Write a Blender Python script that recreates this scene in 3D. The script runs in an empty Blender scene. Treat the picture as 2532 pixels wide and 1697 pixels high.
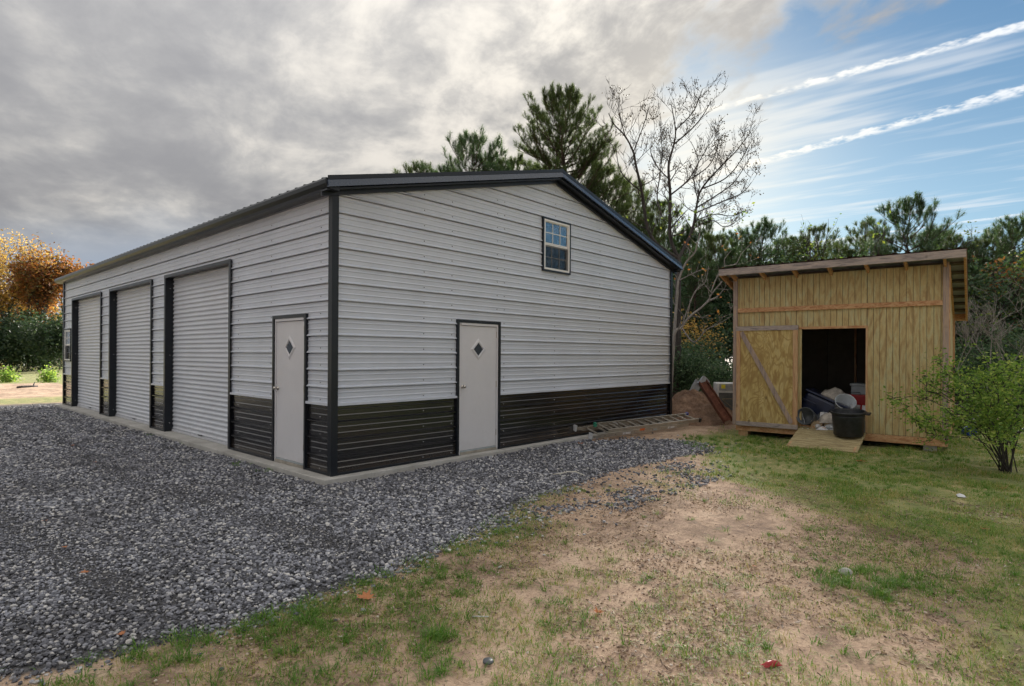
import bpy, math, random
import numpy as np
from mathutils import Vector, Matrix

# ------------------------------------------------------------------ camera, world, sun, exposure
SC = bpy.context.scene
COL = SC.collection
YAW = 0.8302
FW = np.array([math.sin(YAW), math.cos(YAW), 0.0])
RT = np.array([math.cos(YAW), -math.sin(YAW), 0.0])
CAM = np.array([-4.0853, -6.8799, 1.5766])
FPX = 1462.47
cam = bpy.data.cameras.new('camera')
cam.sensor_width = 36.0
cam.lens = 36.0 * FPX / 2532.0
cam.shift_y = 28.11 / 2532.0
cam.clip_start = 0.05
cam.clip_end = 2000.0
camo = bpy.data.objects.new('camera', cam)
COL.objects.link(camo)
camo.matrix_world = (Matrix.Translation(Vector(CAM)) @ Matrix.Rotation(-YAW, 4, 'Z')
                     @ Matrix.Rotation(math.pi / 2, 4, 'X') @ Matrix.Rotation(0.0059, 4, 'Z'))
SC.camera = camo

SUN_AZ = math.atan2(0.934, 0.461)          # from +Y towards +X
SUN_EL = math.radians(17.5)
SUN = np.array([math.sin(SUN_AZ) * math.cos(SUN_EL), math.cos(SUN_AZ) * math.cos(SUN_EL), math.sin(SUN_EL)])


class NT:
    """small helper to write node trees"""
    def __init__(s, tree):
        s.t = tree
        s.t.nodes.clear()

    def n(s, typ, ins=None, **kw):
        nd = s.t.nodes.new(typ)
        for k, v in kw.items():
            setattr(nd, k, v)
        for k, v in (ins or {}).items():
            s.put(nd.inputs[k], v)
        return nd

    def put(s, sock, v):
        if isinstance(v, bpy.types.NodeSocket):
            s.t.links.new(v, sock)
        elif isinstance(v, bpy.types.Node):
            s.t.links.new(v.outputs[0], sock)
        else:
            if hasattr(sock, 'default_value'):
                if sock.type == 'RGBA' and hasattr(v, '__len__') and len(v) == 3:
                    v = (*v, 1.0)
                sock.default_value = v

    def m(s, op, a, b=0.0, c=0.0, clamp=False):
        nd = s.t.nodes.new('ShaderNodeMath')
        nd.operation = op
        nd.use_clamp = clamp
        for i, v in enumerate((a, b, c)):
            s.put(nd.inputs[i], v)
        return nd.outputs[0]

    def vm(s, op, a, b=(0, 0, 0)):
        nd = s.t.nodes.new('ShaderNodeVectorMath')
        nd.operation = op
        s.put(nd.inputs[0], a)
        s.put(nd.inputs[1], b)
        return nd.outputs['Value'] if op in ('DOT_PRODUCT', 'LENGTH') else nd.outputs[0]

    def ss(s, x, lo, hi):
        nd = s.t.nodes.new('ShaderNodeMapRange')
        nd.interpolation_type = 'SMOOTHSTEP'
        s.put(nd.inputs['Value'], x)
        flip = lo > hi
        s.put(nd.inputs['From Min'], min(lo, hi))
        s.put(nd.inputs['From Max'], max(lo, hi))
        nd.inputs['To Min'].default_value = 1.0 if flip else 0.0
        nd.inputs['To Max'].default_value = 0.0 if flip else 1.0
        return nd.outputs[0]

    def mix(s, f, a, b, mode='MIX'):
        nd = s.t.nodes.new('ShaderNodeMix')
        nd.data_type = 'RGBA'
        nd.blend_type = mode
        s.put(nd.inputs[0], f)
        s.put(nd.inputs[6], a)
        s.put(nd.inputs[7], b)
        return nd.outputs[2]

    def noise(s, vec, scale, detail=4.0, rough=0.55, dist=0.0, col=False, two_d=False):
        nd = s.t.nodes.new('ShaderNodeTexNoise')
        if two_d:
            nd.noise_dimensions = '2D'
        nd.inputs['Scale'].default_value = scale
        nd.inputs['Detail'].default_value = detail
        nd.inputs['Roughness'].default_value = rough
        nd.inputs['Distortion'].default_value = dist
        if vec is not None:
            s.put(nd.inputs['Vector'], vec)
        return nd.outputs[1 if col else 0]

    def voro(s, vec, scale, feature='F1', out=0):
        nd = s.t.nodes.new('ShaderNodeTexVoronoi')
        nd.feature = feature
        nd.inputs['Scale'].default_value = scale
        s.put(nd.inputs['Vector'], vec)
        return nd.outputs[out]

    def xyz(s, x=0.0, y=0.0, z=0.0):
        nd = s.t.nodes.new('ShaderNodeCombineXYZ')
        for i, v in enumerate((x, y, z)):
            s.put(nd.inputs[i], v)
        return nd.outputs[0]

    def ramp(s, f, stops):
        nd = s.t.nodes.new('ShaderNodeValToRGB')
        el = nd.color_ramp.elements
        while len(el) < len(stops):
            el.new(0.5)
        for e, (p, c) in zip(el, stops):
            e.position = p
            e.color = (*c, 1.0) if len(c) == 3 else c
        s.put(nd.inputs[0], f)
        return nd.outputs[0]

    def scale(s, vec, v):
        return s.vm('MULTIPLY', vec, v)


# ---- sky: clear low-sun sky, a grey cloud bank on the left half, closed behind the camera, contrails on the clear side
world = bpy.data.worlds.new('World')
SC.world = world
world.use_nodes = True
w = NT(world.node_tree)
tc = w.n('ShaderNodeTexCoord')
D = w.vm('NORMALIZE', tc.outputs['Generated'])
sky = w.n('ShaderNodeTexSky', sky_type='NISHITA', sun_disc=False, sun_elevation=SUN_EL, sun_rotation=SUN_AZ,
          altitude=30.0, air_density=1.0, dust_density=0.6, ozone_density=1.6)
dz = w.n('ShaderNodeSeparateXYZ', {0: D}).outputs[2]
a_ = w.vm('DOT_PRODUCT', D, tuple(RT))
b_ = w.vm('DOT_PRODUCT', D, tuple(FW))
zc = w.m('MAXIMUM', dz, 0.035)
U = w.m('DIVIDE', a_, zc)
V = w.m('DIVIDE', b_, zc)
zs = w.m('ADD', w.m('MAXIMUM', dz, 0.0), 0.22)
PU = w.m('DIVIDE', a_, zs)
PV = w.m('DIVIDE', b_, zs)
P = w.xyz(w.m('ADD', w.m('MULTIPLY', PU, 1.2), w.m('MULTIPLY', PV, 0.5)), w.m('ADD', w.m('SUBTRACT', w.m('MULTIPLY', PV, 1.0), w.m('MULTIPLY', PU, 0.35)), 5.7), 0.0)
sund = w.vm('DOT_PRODUCT', D, tuple(SUN))
glow = w.m('POWER', w.m('MAXIMUM', sund, 0.0), 90.0)
glow_wide = w.m('POWER', w.m('MAXIMUM', sund, 0.0), 13.0)
# clear blue side
el = w.m('MAXIMUM', dz, 0.0)
nish = w.mix(1.0, sky.outputs[0], (0.74, 0.95, 1.12), 'MULTIPLY')
deep = w.mix(w.ss(el, 0.0, 0.5), (0.95, 1.50, 1.85), (0.24, 0.60, 1.10))
blue = w.mix(0.90, nish, deep)
# streaky cirrus, stretched along the contrail direction
cth = math.atan2(-0.741, 0.626)
S1 = w.m('ADD', w.m('MULTIPLY', U, math.sin(cth)), w.m('MULTIPLY', V, math.cos(cth)))
T1 = w.m('SUBTRACT', w.m('MULTIPLY', U, math.cos(cth)), w.m('MULTIPLY', V, math.sin(cth)))
strk = w.noise(w.xyz(w.m('MULTIPLY', S1, 0.35), w.m('MULTIPLY', T1, 1.5), 2.3), 1.7, 4.0, 0.62, 0.0, two_d=True)
wisp = w.ss(w.m('ADD', strk, w.m('MULTIPLY', glow_wide, 0.10)), 0.52, 0.78)
wisp = w.m('MULTIPLY', wisp, w.ss(el, 0.02, 0.16))
wisp = w.m('MULTIPLY', wisp, w.ss(el, 0.52, 0.34))
puff = w.noise(w.xyz(U, V, 0.7), 11.0, 3.0, 0.65, 0.0, two_d=True)


def contrail(p0, p1, wid, grow, soft=0.75):
    (u0, v0), (u1, v1) = p0, p1
    L = math.hypot(u1 - u0, v1 - v0)
    du, dv = (u1 - u0) / L, (v1 - v0) / L
    s_ = w.m('ADD', w.m('MULTIPLY', w.m('SUBTRACT', U, u0), du), w.m('MULTIPLY', w.m('SUBTRACT', V, v0), dv))
    t_ = w.m('SUBTRACT', w.m('MULTIPLY', w.m('SUBTRACT', U, u0), dv), w.m('MULTIPLY', w.m('SUBTRACT', V, v0), du))
    t_ = w.m('ABSOLUTE', w.m('ADD', t_, w.m('MULTIPLY', w.m('SUBTRACT', puff, 0.5), wid * 1.5)))
    ww = w.m('MAXIMUM', w.m('SUBTRACT', wid, w.m('MULTIPLY', s_, grow)), 0.01)
    r_ = w.m('DIVIDE', t_, ww)
    k = w.ss(r_, 1.0, 0.35)
    k = w.m('MULTIPLY', k, w.ss(s_, L * 1.12, L * 0.9))
    k = w.m('MULTIPLY', k, w.ss(puff, 0.26, 0.66))
    return w.m('MULTIPLY', k, soft)


c1 = contrail((1.536, 1.79), (0.795, 2.42), 0.044, 0.010, 0.80)
c2 = contrail((1.907, 2.22), (1.02, 3.40), 0.072, 0.010, 0.75)
c3 = contrail((2.9, 4.9), (2.3, 5.6), 0.045, 0.02, 0.5)
trail = w.m('MAXIMUM', w.m('MAXIMUM', c1, c2), c3)
white_c = w.mix(glow_wide, (2.7, 2.85, 3.15), (3.6, 3.4, 3.0))
clear = w.mix(w.m('MULTIPLY', wisp, 0.48), blue, white_c)
clear = w.mix(trail, clear, w.mix(glow_wide, (3.3, 3.4, 3.6), (3.9, 3.75, 3.35)))
# cloud bank
n1 = w.noise(P, 0.95, 3.0, 0.5, 0.0, two_d=True)
wx_ = w.noise(w.vm('ADD', P, (11.0, 5.0, 0.0)), 1.6, 2.0, 0.5, 0.0, two_d=True)
PW = w.vm('ADD', P, w.xyz(w.m('MULTIPLY', w.m('SUBTRACT', wx_, 0.5), 0.22), w.m('MULTIPLY', w.m('SUBTRACT', n1, 0.5), 0.22), 0.0))
n2 = w.noise(w.vm('ADD', PW, (3.1, 1.7, 0.0)), 2.6, 6.0, 0.52, 0.0, two_d=True)
n3 = w.noise(w.vm('ADD', PW, (7.3, 4.1, 0.0)), 7.5, 5.0, 0.60, 0.0, two_d=True)
tex = w.m('ADD', w.m('ADD', w.m('MULTIPLY', n1, 0.46), w.m('MULTIPLY', n2, 0.40)), w.m('ADD', 0.10, w.m('MULTIPLY', w.m('SUBTRACT', n3, 0.5), w.m('ADD', 0.22, w.m('MULTIPLY', glow_wide, 0.55)))))
tex = w.ss(tex, 0.345, 0.72)
bank = w.ramp(tex, [(0.0, (1.16, 1.16, 1.21)), (0.30, (1.40, 1.39, 1.41)), (0.60, (1.76, 1.72, 1.68)), (1.0, (2.60, 2.47, 2.28))])
warm = w.mix(tex, (1.40, 1.35, 1.28), (2.95, 2.76, 2.42))
bank = w.mix(w.m('MULTIPLY', glow_wide, 0.85, clamp=True), bank, warm)
slate = w.mix(w.ss(el, 0.0, 0.22), (1.70, 1.92, 2.25), (1.38, 1.60, 1.95))
edgeU = w.m('ADD', U, w.m('MULTIPLY', w.m('SUBTRACT', n2, 0.5), 1.6))
edgeU = w.m('ADD', edgeU, w.m('MULTIPLY', w.m('SUBTRACT', n3, 0.5), 0.9))
edgeU = w.m('SUBTRACT', edgeU, w.m('MULTIPLY', w.ss(V, 1.15, -0.6), 9.0))  # unseen cloud added behind the camera to neutralise the light on the walls
inbank = w.ss(edgeU, 1.02, 0.46)
edgeV = w.m('ADD', V, w.m('MULTIPLY', w.m('SUBTRACT', n1, 0.5), 4.0))
edgeV = w.m('SUBTRACT', edgeV, w.m('MULTIPLY', glow_wide, 3.0))
fard = w.ss(edgeV, 3.2, 7.2)
bank = w.mix(fard, bank, slate)
overc = w.m('MULTIPLY', w.m('ADD', w.m('MULTIPLY', el, 2.0), 1.0), 0.60)
bank = w.mix(1.0, bank, w.xyz(overc, overc, overc), 'MULTIPLY')
skyc = w.mix(inbank, clear, bank)
skyc = w.mix(w.m('MULTIPLY', glow, 0.6, clamp=True), skyc, (3.4, 3.15, 2.7))
skyc = w.mix(w.m('MULTIPLY', w.ss(el, 0.13, 0.0), 0.85), skyc, w.mix(glow_wide, (1.75, 1.88, 2.05), (2.6, 2.5, 2.2)))
bg = w.n('ShaderNodeBackground', {'Color': skyc, 'Strength': 0.087})
wo = w.n('ShaderNodeOutputWorld', {'Surface': bg})

sl = bpy.data.lights.new('sun', 'SUN')
sl.energy = 3.8
sl.angle = math.radians(15)
sl.color = (1.0, 0.93, 0.84)
so = bpy.data.objects.new('sun', sl)
COL.objects.link(so)
so.location = (20, 12, 20)
so.rotation_euler = Vector(-SUN).to_track_quat('-Z', 'Y').to_euler()

SC.view_settings.view_transform = 'Standard'
SC.view_settings.look = 'None'
SC.view_settings.gamma = 1.0
SC.view_settings.exposure = 1.90
SC.view_settings.use_curve_mapping = False
SC.render.engine = 'CYCLES'
SC.cycles.max_bounces = 5
SC.cycles.diffuse_bounces = 3
SC.cycles.use_adaptive_sampling = True
SC.cycles.adaptive_threshold = 0.03
SC.cycles.transparent_max_bounces = 8
SC.cycles.use_denoising = True

# ------------------------------------------------------------------ helpers
rnd = random.Random(7)
rng = np.random.default_rng(11)


def at(px, py, depth):
    """world point seen at source pixel (px,py) at a given distance along the view axis"""
    u = (px - 1266.0) / FPX
    v = -(py - 876.6) / FPX
    c, s = math.cos(-0.0059), math.sin(-0.0059)
    a, b = u * c + v * s, -u * s + v * c
    return CAM + depth * (FW + a * RT + np.array([0, 0, b]))


class MB:
    def __init__(s):
        s.v, s.f = [], []

    def quad(s, *p):
        i = len(s.v)
        s.v += [tuple(map(float, q)) for q in p]
        s.f.append(tuple(range(i, i + len(p))))
        return s

    def box(s, x0, x1, y0, y1, z0, z1):
        i = len(s.v)
        s.v += [(x0, y0, z0), (x1, y0, z0), (x1, y1, z0), (x0, y1, z0), (x0, y0, z1), (x1, y0, z1), (x1, y1, z1), (x0, y1, z1)]
        s.f += [tuple(i + k for k in q) for q in ((0, 3, 2, 1), (4, 5, 6, 7), (0, 1, 5, 4), (1, 2, 6, 5), (2, 3, 7, 6), (3, 0, 4, 7))]
        return s

    def beam(s, p, q, wx, wz, up=(0, 0, 1)):
        """square bar from p to q, wx wide across and wz along up"""
        p, q = np.array(p, float), np.array(q, float)
        d = (q - p) / np.linalg.norm(q - p)
        sd = np.cross(d, np.array(up, float))
        sd /= np.linalg.norm(sd)
        u = np.cross(sd, d)
        i = len(s.v)
        for e in (p, q):
            for a, b in ((-1, -1), (1, -1), (1, 1), (-1, 1)):
                s.v.append(tuple(e + sd * a * wx / 2 + u * b * wz / 2))
        s.f += [tuple(i + k for k in f) for f in ((0, 1, 2, 3), (7, 6, 5, 4), (0, 4, 5, 1), (1, 5, 6, 2), (2, 6, 7, 3), (3, 7, 4, 0))]
        return s

    def tube(s, pts, rad, n=6, cap=True):
        pts = [np.array(p, float) for p in pts]
        i0 = len(s.v)
        prev = None
        for k, p in enumerate(pts):
            d = pts[min(k + 1, len(pts) - 1)] - pts[max(k - 1, 0)]
            d = d / (np.linalg.norm(d) + 1e-9)
            if prev is None:
                ref = np.array([0, 0, 1.0]) if abs(d[2]) < 0.9 else np.array([1.0, 0, 0])
                x = np.cross(d, ref)
            else:
                x = prev - d * (prev @ d)
            x /= np.linalg.norm(x) + 1e-9
            prev = x
            y = np.cross(d, x)
            r = rad[k] if hasattr(rad, '__len__') else rad
            for j in range(n):
                t = 2 * math.pi * j / n
                s.v.append(tuple(p + r * (math.cos(t) * x + math.sin(t) * y)))
        for k in range(len(pts) - 1):
            for j in range(n):
                a, b = i0 + k * n + j, i0 + k * n + (j + 1) % n
                s.f.append((a, b, b + n, a + n))
        if cap:
            s.f.append(tuple(i0 + j for j in reversed(range(n))))
            s.f.append(tuple(i0 + (len(pts) - 1) * n + j for j in range(n)))
        return s

    def lathe(s, prof, c=(0, 0, 0), n=24, ax='z'):
        i0 = len(s.v)
        for r, h in prof:
            for j in range(n):
                t = 2 * math.pi * j / n
                p = (r * math.cos(t), r * math.sin(t), h)
                if ax == 'y':
                    p = (p[0], p[2], p[1])
                elif ax == 'x':
                    p = (p[2], p[0], p[1])
                s.v.append((c[0] + p[0], c[1] + p[1], c[2] + p[2]))
        for k in range(len(prof) - 1):
            for j in range(n):
                a, b = i0 + k * n + j, i0 + k * n + (j + 1) % n
                s.f.append((a, b, b + n, a + n))
        return s

    def prism(s, poly, z0, z1):
        """closed polygon (x,y) extruded in z"""
        i, n = len(s.v), len(poly)
        s.v += [(x, y, z0) for x, y in poly] + [(x, y, z1) for x, y in poly]
        s.f.append(tuple(i + k for k in reversed(range(n))))
        s.f.append(tuple(i + n + k for k in range(n)))
        for k in range(n):
            l = (k + 1) % n
            s.f.append((i + k, i + l, i + n + l, i + n + k))
        return s

    def xf(s, M):
        M = Matrix(M)
        s.v = [tuple(M @ Vector(p)) for p in s.v]
        return s

    def build(s, name, mat, parent=None, smooth=False, bevel=0.0, loc=None, rot=None):
        me = bpy.data.meshes.new(name)
        me.from_pydata(s.v, [], s.f)
        me.materials.append(mat)
        if smooth:
            me.polygons.foreach_set('use_smooth', [True] * len(me.polygons))
        me.update()
        o = bpy.data.objects.new(name, me)
        COL.objects.link(o)
        if parent is not None:
            o.parent = parent
        if loc is not None:
            o.location = loc
        if rot is not None:
            o.rotation_euler = rot
        if bevel:
            b = o.modifiers.new('bevel', 'BEVEL')
            b.width = bevel
            b.segments = 2
            b.limit_method = 'ANGLE'
        return o


def tris(name, Vn, Fn, mat, parent=None, smooth=False):
    """large mesh straight from numpy arrays (all triangles)"""
    me = bpy.data.meshes.new(name)
    Vn = np.ascontiguousarray(Vn, np.float32)
    Fn = np.ascontiguousarray(Fn, np.int32)
    me.vertices.add(len(Vn))
    me.vertices.foreach_set('co', Vn.ravel())
    me.loops.add(Fn.size)
    me.loops.foreach_set('vertex_index', Fn.ravel())
    k = Fn.shape[1]
    me.polygons.add(len(Fn))
    me.polygons.foreach_set('loop_start', np.arange(0, Fn.size, k, dtype=np.int32))
    me.polygons.foreach_set('loop_total', np.full(len(Fn), k, np.int32))
    me.polygons.foreach_set('use_smooth', np.full(len(Fn), smooth))
    me.update(calc_edges=True)
    me.validate()
    me.materials.append(mat)
    o = bpy.data.objects.new(name, me)
    COL.objects.link(o)
    if parent is not None:
        o.parent = parent
    return o


def tag(o, label=None, cat=None, group=None, kind=None):
    if label:
        o['label'] = label
    if cat:
        o['category'] = cat
    if group:
        o['group'] = group
    if kind:
        o['kind'] = kind
    return o


def empty(name, loc=(0, 0, 0), rz=0.0):
    o = bpy.data.objects.new(name, None)
    COL.objects.link(o)
    o.location = loc
    o.rotation_euler = (0, 0, rz)
    o.empty_display_size = 0.2
    return o


def copy_tree(o, parent=None):
    c = o.copy()
    COL.objects.link(c)
    c.parent = parent
    for ch in [x for x in bpy.data.objects if x.parent == o]:
        copy_tree(ch, c)
    return c


def hashn(ix, iy, seed):
    h = (ix.astype(np.int64) * 374761393 + iy.astype(np.int64) * 668265263 + seed * 982451653) & 0xFFFFFFFF
    h = ((h ^ (h >> 13)) * 1274126177) & 0xFFFFFFFF
    return ((h ^ (h >> 16)) & 0xFFFF) / 65535.0


def vnoise(x, y, seed=0):
    ix, iy = np.floor(x), np.floor(y)
    fx, fy = x - ix, y - iy
    fx, fy = fx * fx * (3 - 2 * fx), fy * fy * (3 - 2 * fy)
    a, b = hashn(ix, iy, seed), hashn(ix + 1, iy, seed)
    c, d = hashn(ix, iy + 1, seed), hashn(ix + 1, iy + 1, seed)
    return (a * (1 - fx) + b * fx) * (1 - fy) + (c * (1 - fx) + d * fx) * fy


def fbm(x, y, seed=0, oct=4):
    x, y = np.asarray(x, float), np.asarray(y, float)
    t, a, n = 0.0, 0.5, 0.0
    for k in range(oct):
        t = t + a * vnoise(x * 2 ** k, y * 2 ** k, seed + k * 17)
        n += a
        a *= 0.5
    return t / n


def sst(x, lo, hi):
    t = np.clip((x - lo) / (hi - lo), 0, 1)
    return t * t * (3 - 2 * t)


# ------------------------------------------------------------------ materials
def material(name):
    m = bpy.data.materials.new(name)
    m.use_nodes = True
    return m, NT(m.node_tree)


def finish(nt, col, rough=0.5, bump=None, bstr=0.3, bdist=0.02, **kw):
    ins = {'Base Color': col, 'Roughness': rough}
    ins.update(kw)
    p = nt.n('ShaderNodeBsdfPrincipled', ins)
    if bump is not None:
        b = nt.n('ShaderNodeBump', {'Height': bump, 'Strength': bstr, 'Distance': bdist})
        nt.put(p.inputs['Normal'], b.outputs[0])
    nt.n('ShaderNodeOutputMaterial', {'Surface': p.outputs[0]})
    return p


def OC(nt):
    return nt.n('ShaderNodeTexCoord').outputs['Object']


def paint(name, c, rough=0.4, var=0.06, dirt=0.0, spec=0.5, streak=False, wave=0.0, coat=0.0):
    m, t = material(name)
    o = OC(t)
    n = t.noise(o, 1.3, 6.0, 0.6)
    n2 = t.noise(t.scale(o, (1.0, 1.0, 6.0) if streak else (1, 1, 1)), 9.0, 4.0, 0.6)
    k = t.m('ADD', t.m('MULTIPLY', n, 0.7), t.m('MULTIPLY', n2, 0.3))
    lo = tuple(x * (1 - var) for x in c)
    hi = tuple(min(1, x * (1 + var)) for x in c)
    col = t.mix(t.ss(k, 0.3, 0.7), lo, hi)
    if dirt:
        z = t.n('ShaderNodeSeparateXYZ', {0: o}).outputs[2]
        dn = t.m('MULTIPLY', t.ss(t.m('ADD', z, t.m('MULTIPLY', n2, 0.25)), 0.38, 0.05), dirt)
        col = t.mix(dn, col, (0.20, 0.15, 0.10))
    wv = t.noise(o, 2.2, 2.0, 0.5) if wave else None
    finish(t, col, t.m('ADD', rough - 0.06, t.m('MULTIPLY', n2, 0.14)), wv, wave, 0.02, **{'Specular IOR Level': spec, 'Coat Weight': coat, 'Coat Roughness': 0.12})
    return m


def wood(name, c0, c1, c2, stretch=(14, 14, 0.9), dist=1.4, knots=0.0, rough=0.75, rings=0.0, spots=0.0):
    m, t = material(name)
    o = OC(t)
    rv = t.n('ShaderNodeObjectInfo').outputs['Random']
    o2 = t.vm('ADD', o, t.xyz(0.0, 0.0, t.m('MULTIPLY', rv, 0.0)))
    s = t.scale(o2, stretch)
    n = t.noise(s, 1.0, 5.0, 0.55, dist)
    fine = t.noise(t.scale(o, tuple(x * 6 for x in stretch)), 1.0, 3.0, 0.6)
    col = t.ramp(n, [(0.36, c1), (0.5, c0), (0.64, c2)])
    if rings:
        wv = t.noise(t.scale(o, (stretch[0] * 0.5, stretch[1] * 0.5, stretch[2] * 0.9)), 1.0, 2.0, 0.5, 0.8)
        rg = t.m('SINE', t.m('MULTIPLY', wv, 95.0))
        col = t.mix(t.m('MULTIPLY', t.ss(rg, 0.15, 0.95), rings), col, c1)
    if knots:
        vd = t.voro(t.scale(o, (3.2, 3.2, 2.1)), 1.0)
        col = t.mix(t.m('MULTIPLY', t.ss(vd, 0.12, 0.04), knots), col, tuple(x * 0.35 for x in c1))
    if spots:
        sp = t.noise(o, 4.5, 5.0, 0.7)
        col = t.mix(t.m('MULTIPLY', t.ss(sp, 0.52, 0.72), spots), col, (0.10, 0.095, 0.095))
    col = t.mix(t.m('MULTIPLY', t.ss(fine, 0.35, 0.75), 0.35), col, tuple(x * 0.6 for x in c1))
    col = t.mix(t.m('MULTIPLY', rv, 0.22), col, tuple(x * 0.72 for x in c0))
    finish(t, col, rough, t.m('ADD', n, t.m('MULTIPLY', fine, 0.4)), 0.25, 0.004)
    return m


def leafmat(name, cols, trans=0.4, rough=0.55, patch=0.0):
    m, t = material(name)
    r = t.n('ShaderNodeNewGeometry').outputs['Random Per Island']
    ob = t.n('ShaderNodeObjectInfo').outputs['Random']
    if patch:
        pn = t.noise(OC(t), 2.3, 6.0, 0.7)
        r = t.m('ADD', t.m('MULTIPLY', r, 0.62), t.m('MULTIPLY', t.m('SUBTRACT', pn, 0.38), patch), clamp=True)
    st = [(i / max(1, len(cols) - 1), c) for i, c in enumerate(cols)]
    col = t.ramp(r, st)
    col = t.mix(t.m('MULTIPLY', ob, 0.3), col, tuple(0.72 * x for x in cols[0]))
    p = t.n('ShaderNodeBsdfPrincipled', {'Base Color': col, 'Roughness': rough, 'Specular IOR Level': 0.35})
    tr = t.n('ShaderNodeBsdfTranslucent', {'Color': t.mix(1.0, col, (1.5, 1.5, 1.0), 'MULTIPLY')})
    mx = t.n('ShaderNodeMixShader', {0: trans, 1: p.outputs[0], 2: tr.outputs[0]})
    t.n('ShaderNodeOutputMaterial', {'Surface': mx.outputs[0]})
    return m


def plain(name, c, rough=0.5, metal=0.0, spec=0.5, var=0.12, scale=6.0, bump=0.0):
    m, t = material(name)
    o = OC(t)
    n = t.noise(o, scale, 6.0, 0.6)
    col = t.mix(t.ss(n, 0.3, 0.7), tuple(x * (1 - var) for x in c), tuple(min(1, x * (1 + var)) for x in c))
    finish(t, col, t.m('ADD', rough - 0.08, t.m('MULTIPLY', n, 0.16)), n if bump else None, bump or 0.3, 0.01,
           **{'Metallic': metal, 'Specular IOR Level': spec})
    return m


M = {}
M['siding'] = paint('siding_grey_paint', (0.575, 0.61, 0.68), 0.34, 0.06, dirt=0.0, streak=True, wave=0.35)
M['black'] = paint('wainscot_black_paint', (0.008, 0.008, 0.011), 0.20, 0.25, dirt=0.22, spec=0.7, wave=0.35, coat=0.45)
M['trim'] = paint('trim_black_paint', (0.010, 0.013, 0.019), 0.33, 0.2, spec=0.4)
M['fascia'] = paint('fascia_sky_sheen_paint', (0.028, 0.042, 0.070), 0.26, 0.15, spec=0.7)  # black trim tinted blue, the sky's reflection put into its colour
M['roofm'] = paint('roof_dark_paint', (0.020, 0.028, 0.026), 0.35, 0.2)
M['curtain'] = paint('curtain_grey_paint', (0.60, 0.625, 0.68), 0.42, 0.05, dirt=0.25)
M['door'] = paint('door_grey_paint', (0.645, 0.64, 0.665), 0.5, 0.04, dirt=0.15)
M['white'] = paint('white_vinyl', (0.78, 0.77, 0.75), 0.4, 0.04)
M['rust_roof'] = plain('brown_roof_metal', (0.10, 0.045, 0.03), 0.5, 0.2)
M['screw'] = plain('screw_metal', (0.03, 0.03, 0.035), 0.35, 0.0)
M['screw_w'] = plain('screw_bright', (0.7, 0.7, 0.72), 0.25, 0.6)
M['knob'] = plain('knob_steel', (0.62, 0.58, 0.52), 0.2, 1.0)
M['t111'] = wood('treated_siding', (0.53, 0.41, 0.19), (0.38, 0.255, 0.115), (0.52, 0.48, 0.27), (7, 7, 1.3), 2.2, rings=0.12)
M['ply'] = wood('yellow_plywood', (0.54, 0.40, 0.15), (0.34, 0.215, 0.07), (0.58, 0.46, 0.21), (5, 5, 1.3), 2.6, knots=0.8, rings=0.75)
M['fresh'] = wood('orange_lumber', (0.56, 0.31, 0.15), (0.40, 0.18, 0.08), (0.62, 0.40, 0.22), (10, 22, 22), 1.2, knots=0.5)
M['freshv'] = wood('orange_post_lumber', (0.56, 0.335, 0.17), (0.40, 0.20, 0.10), (0.60, 0.42, 0.24), (22, 22, 2.0), 1.2, knots=0.7)
M['grey_wood'] = wood('weathered_lumber', (0.38, 0.32, 0.295), (0.21, 0.18, 0.175), (0.47, 0.38, 0.32), (3.0, 18, 18), 1.2, knots=0.7, spots=0.4)
M['grey_woodv'] = wood('weathered_post_lumber', (0.39, 0.30, 0.26), (0.24, 0.18, 0.16), (0.50, 0.35, 0.24), (22, 22, 1.4), 1.2, knots=0.7, spots=0.4)
M['deck'] = wood('ramp_decking', (0.47, 0.38, 0.20), (0.29, 0.215, 0.10), (0.55, 0.47, 0.27), (3, 22, 22), 1.0, spots=0.3)
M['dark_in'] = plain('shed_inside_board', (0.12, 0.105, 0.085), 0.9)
M['darkbox'] = plain('inside_shade_black', (0.012, 0.012, 0.013), 0.9)  # near-black stands in for the shade inside the closed building
M['tub'] = plain('black_plastic', (0.016, 0.018, 0.022), 0.42, var=0.5, scale=11.0)
M['navy'] = plain('navy_plastic', (0.010, 0.016, 0.045), 0.3, var=0.3)
M['blue'] = plain('blue_plastic', (0.01, 0.05, 0.42), 0.35)
M['greyp'] = plain('grey_plastic', (0.36, 0.40, 0.42), 0.4)
M['clearp'] = plain('frosted_plastic', (0.50, 0.53, 0.56), 0.25)
M['red'] = plain('red_paint', (0.35, 0.012, 0.015), 0.4)
M['cart'] = plain('cardboard', (0.42, 0.31, 0.20), 0.85)
M['paper'] = plain('paper', (0.68, 0.68, 0.69), 0.8, var=0.06)
M['cloth'] = plain('dusty_cloth', (0.42, 0.38, 0.33), 0.95, var=0.3, scale=14, bump=0.5)
M['alu'] = plain('dull_aluminium', (0.42, 0.385, 0.33), 0.42, 0.55, var=0.18)
M['orange'] = plain('orange_sticker', (0.75, 0.16, 0.02), 0.5)
M['yellow'] = plain('yellow_sticker', (0.75, 0.65, 0.05), 0.5)
M['green'] = plain('green_plastic', (0.03, 0.25, 0.16), 0.5)
M['enamel'] = plain('white_enamel', (0.62, 0.62, 0.63), 0.35, var=0.1)
M['dgrey'] = plain('dark_grey_panel', (0.10, 0.11, 0.12), 0.35, var=0.2)
M['lgrey'] = plain('grey_sheet_metal', (0.30, 0.32, 0.36), 0.4, 0.3, var=0.2)
M['rubber'] = plain('tyre_rubber', (0.015, 0.015, 0.015), 0.7)
M['chrome'] = plain('bright_steel', (0.65, 0.65, 0.66), 0.25, 0.9)
M['berry'] = plain('dry_berry', (0.10, 0.075, 0.03), 0.6)

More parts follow.
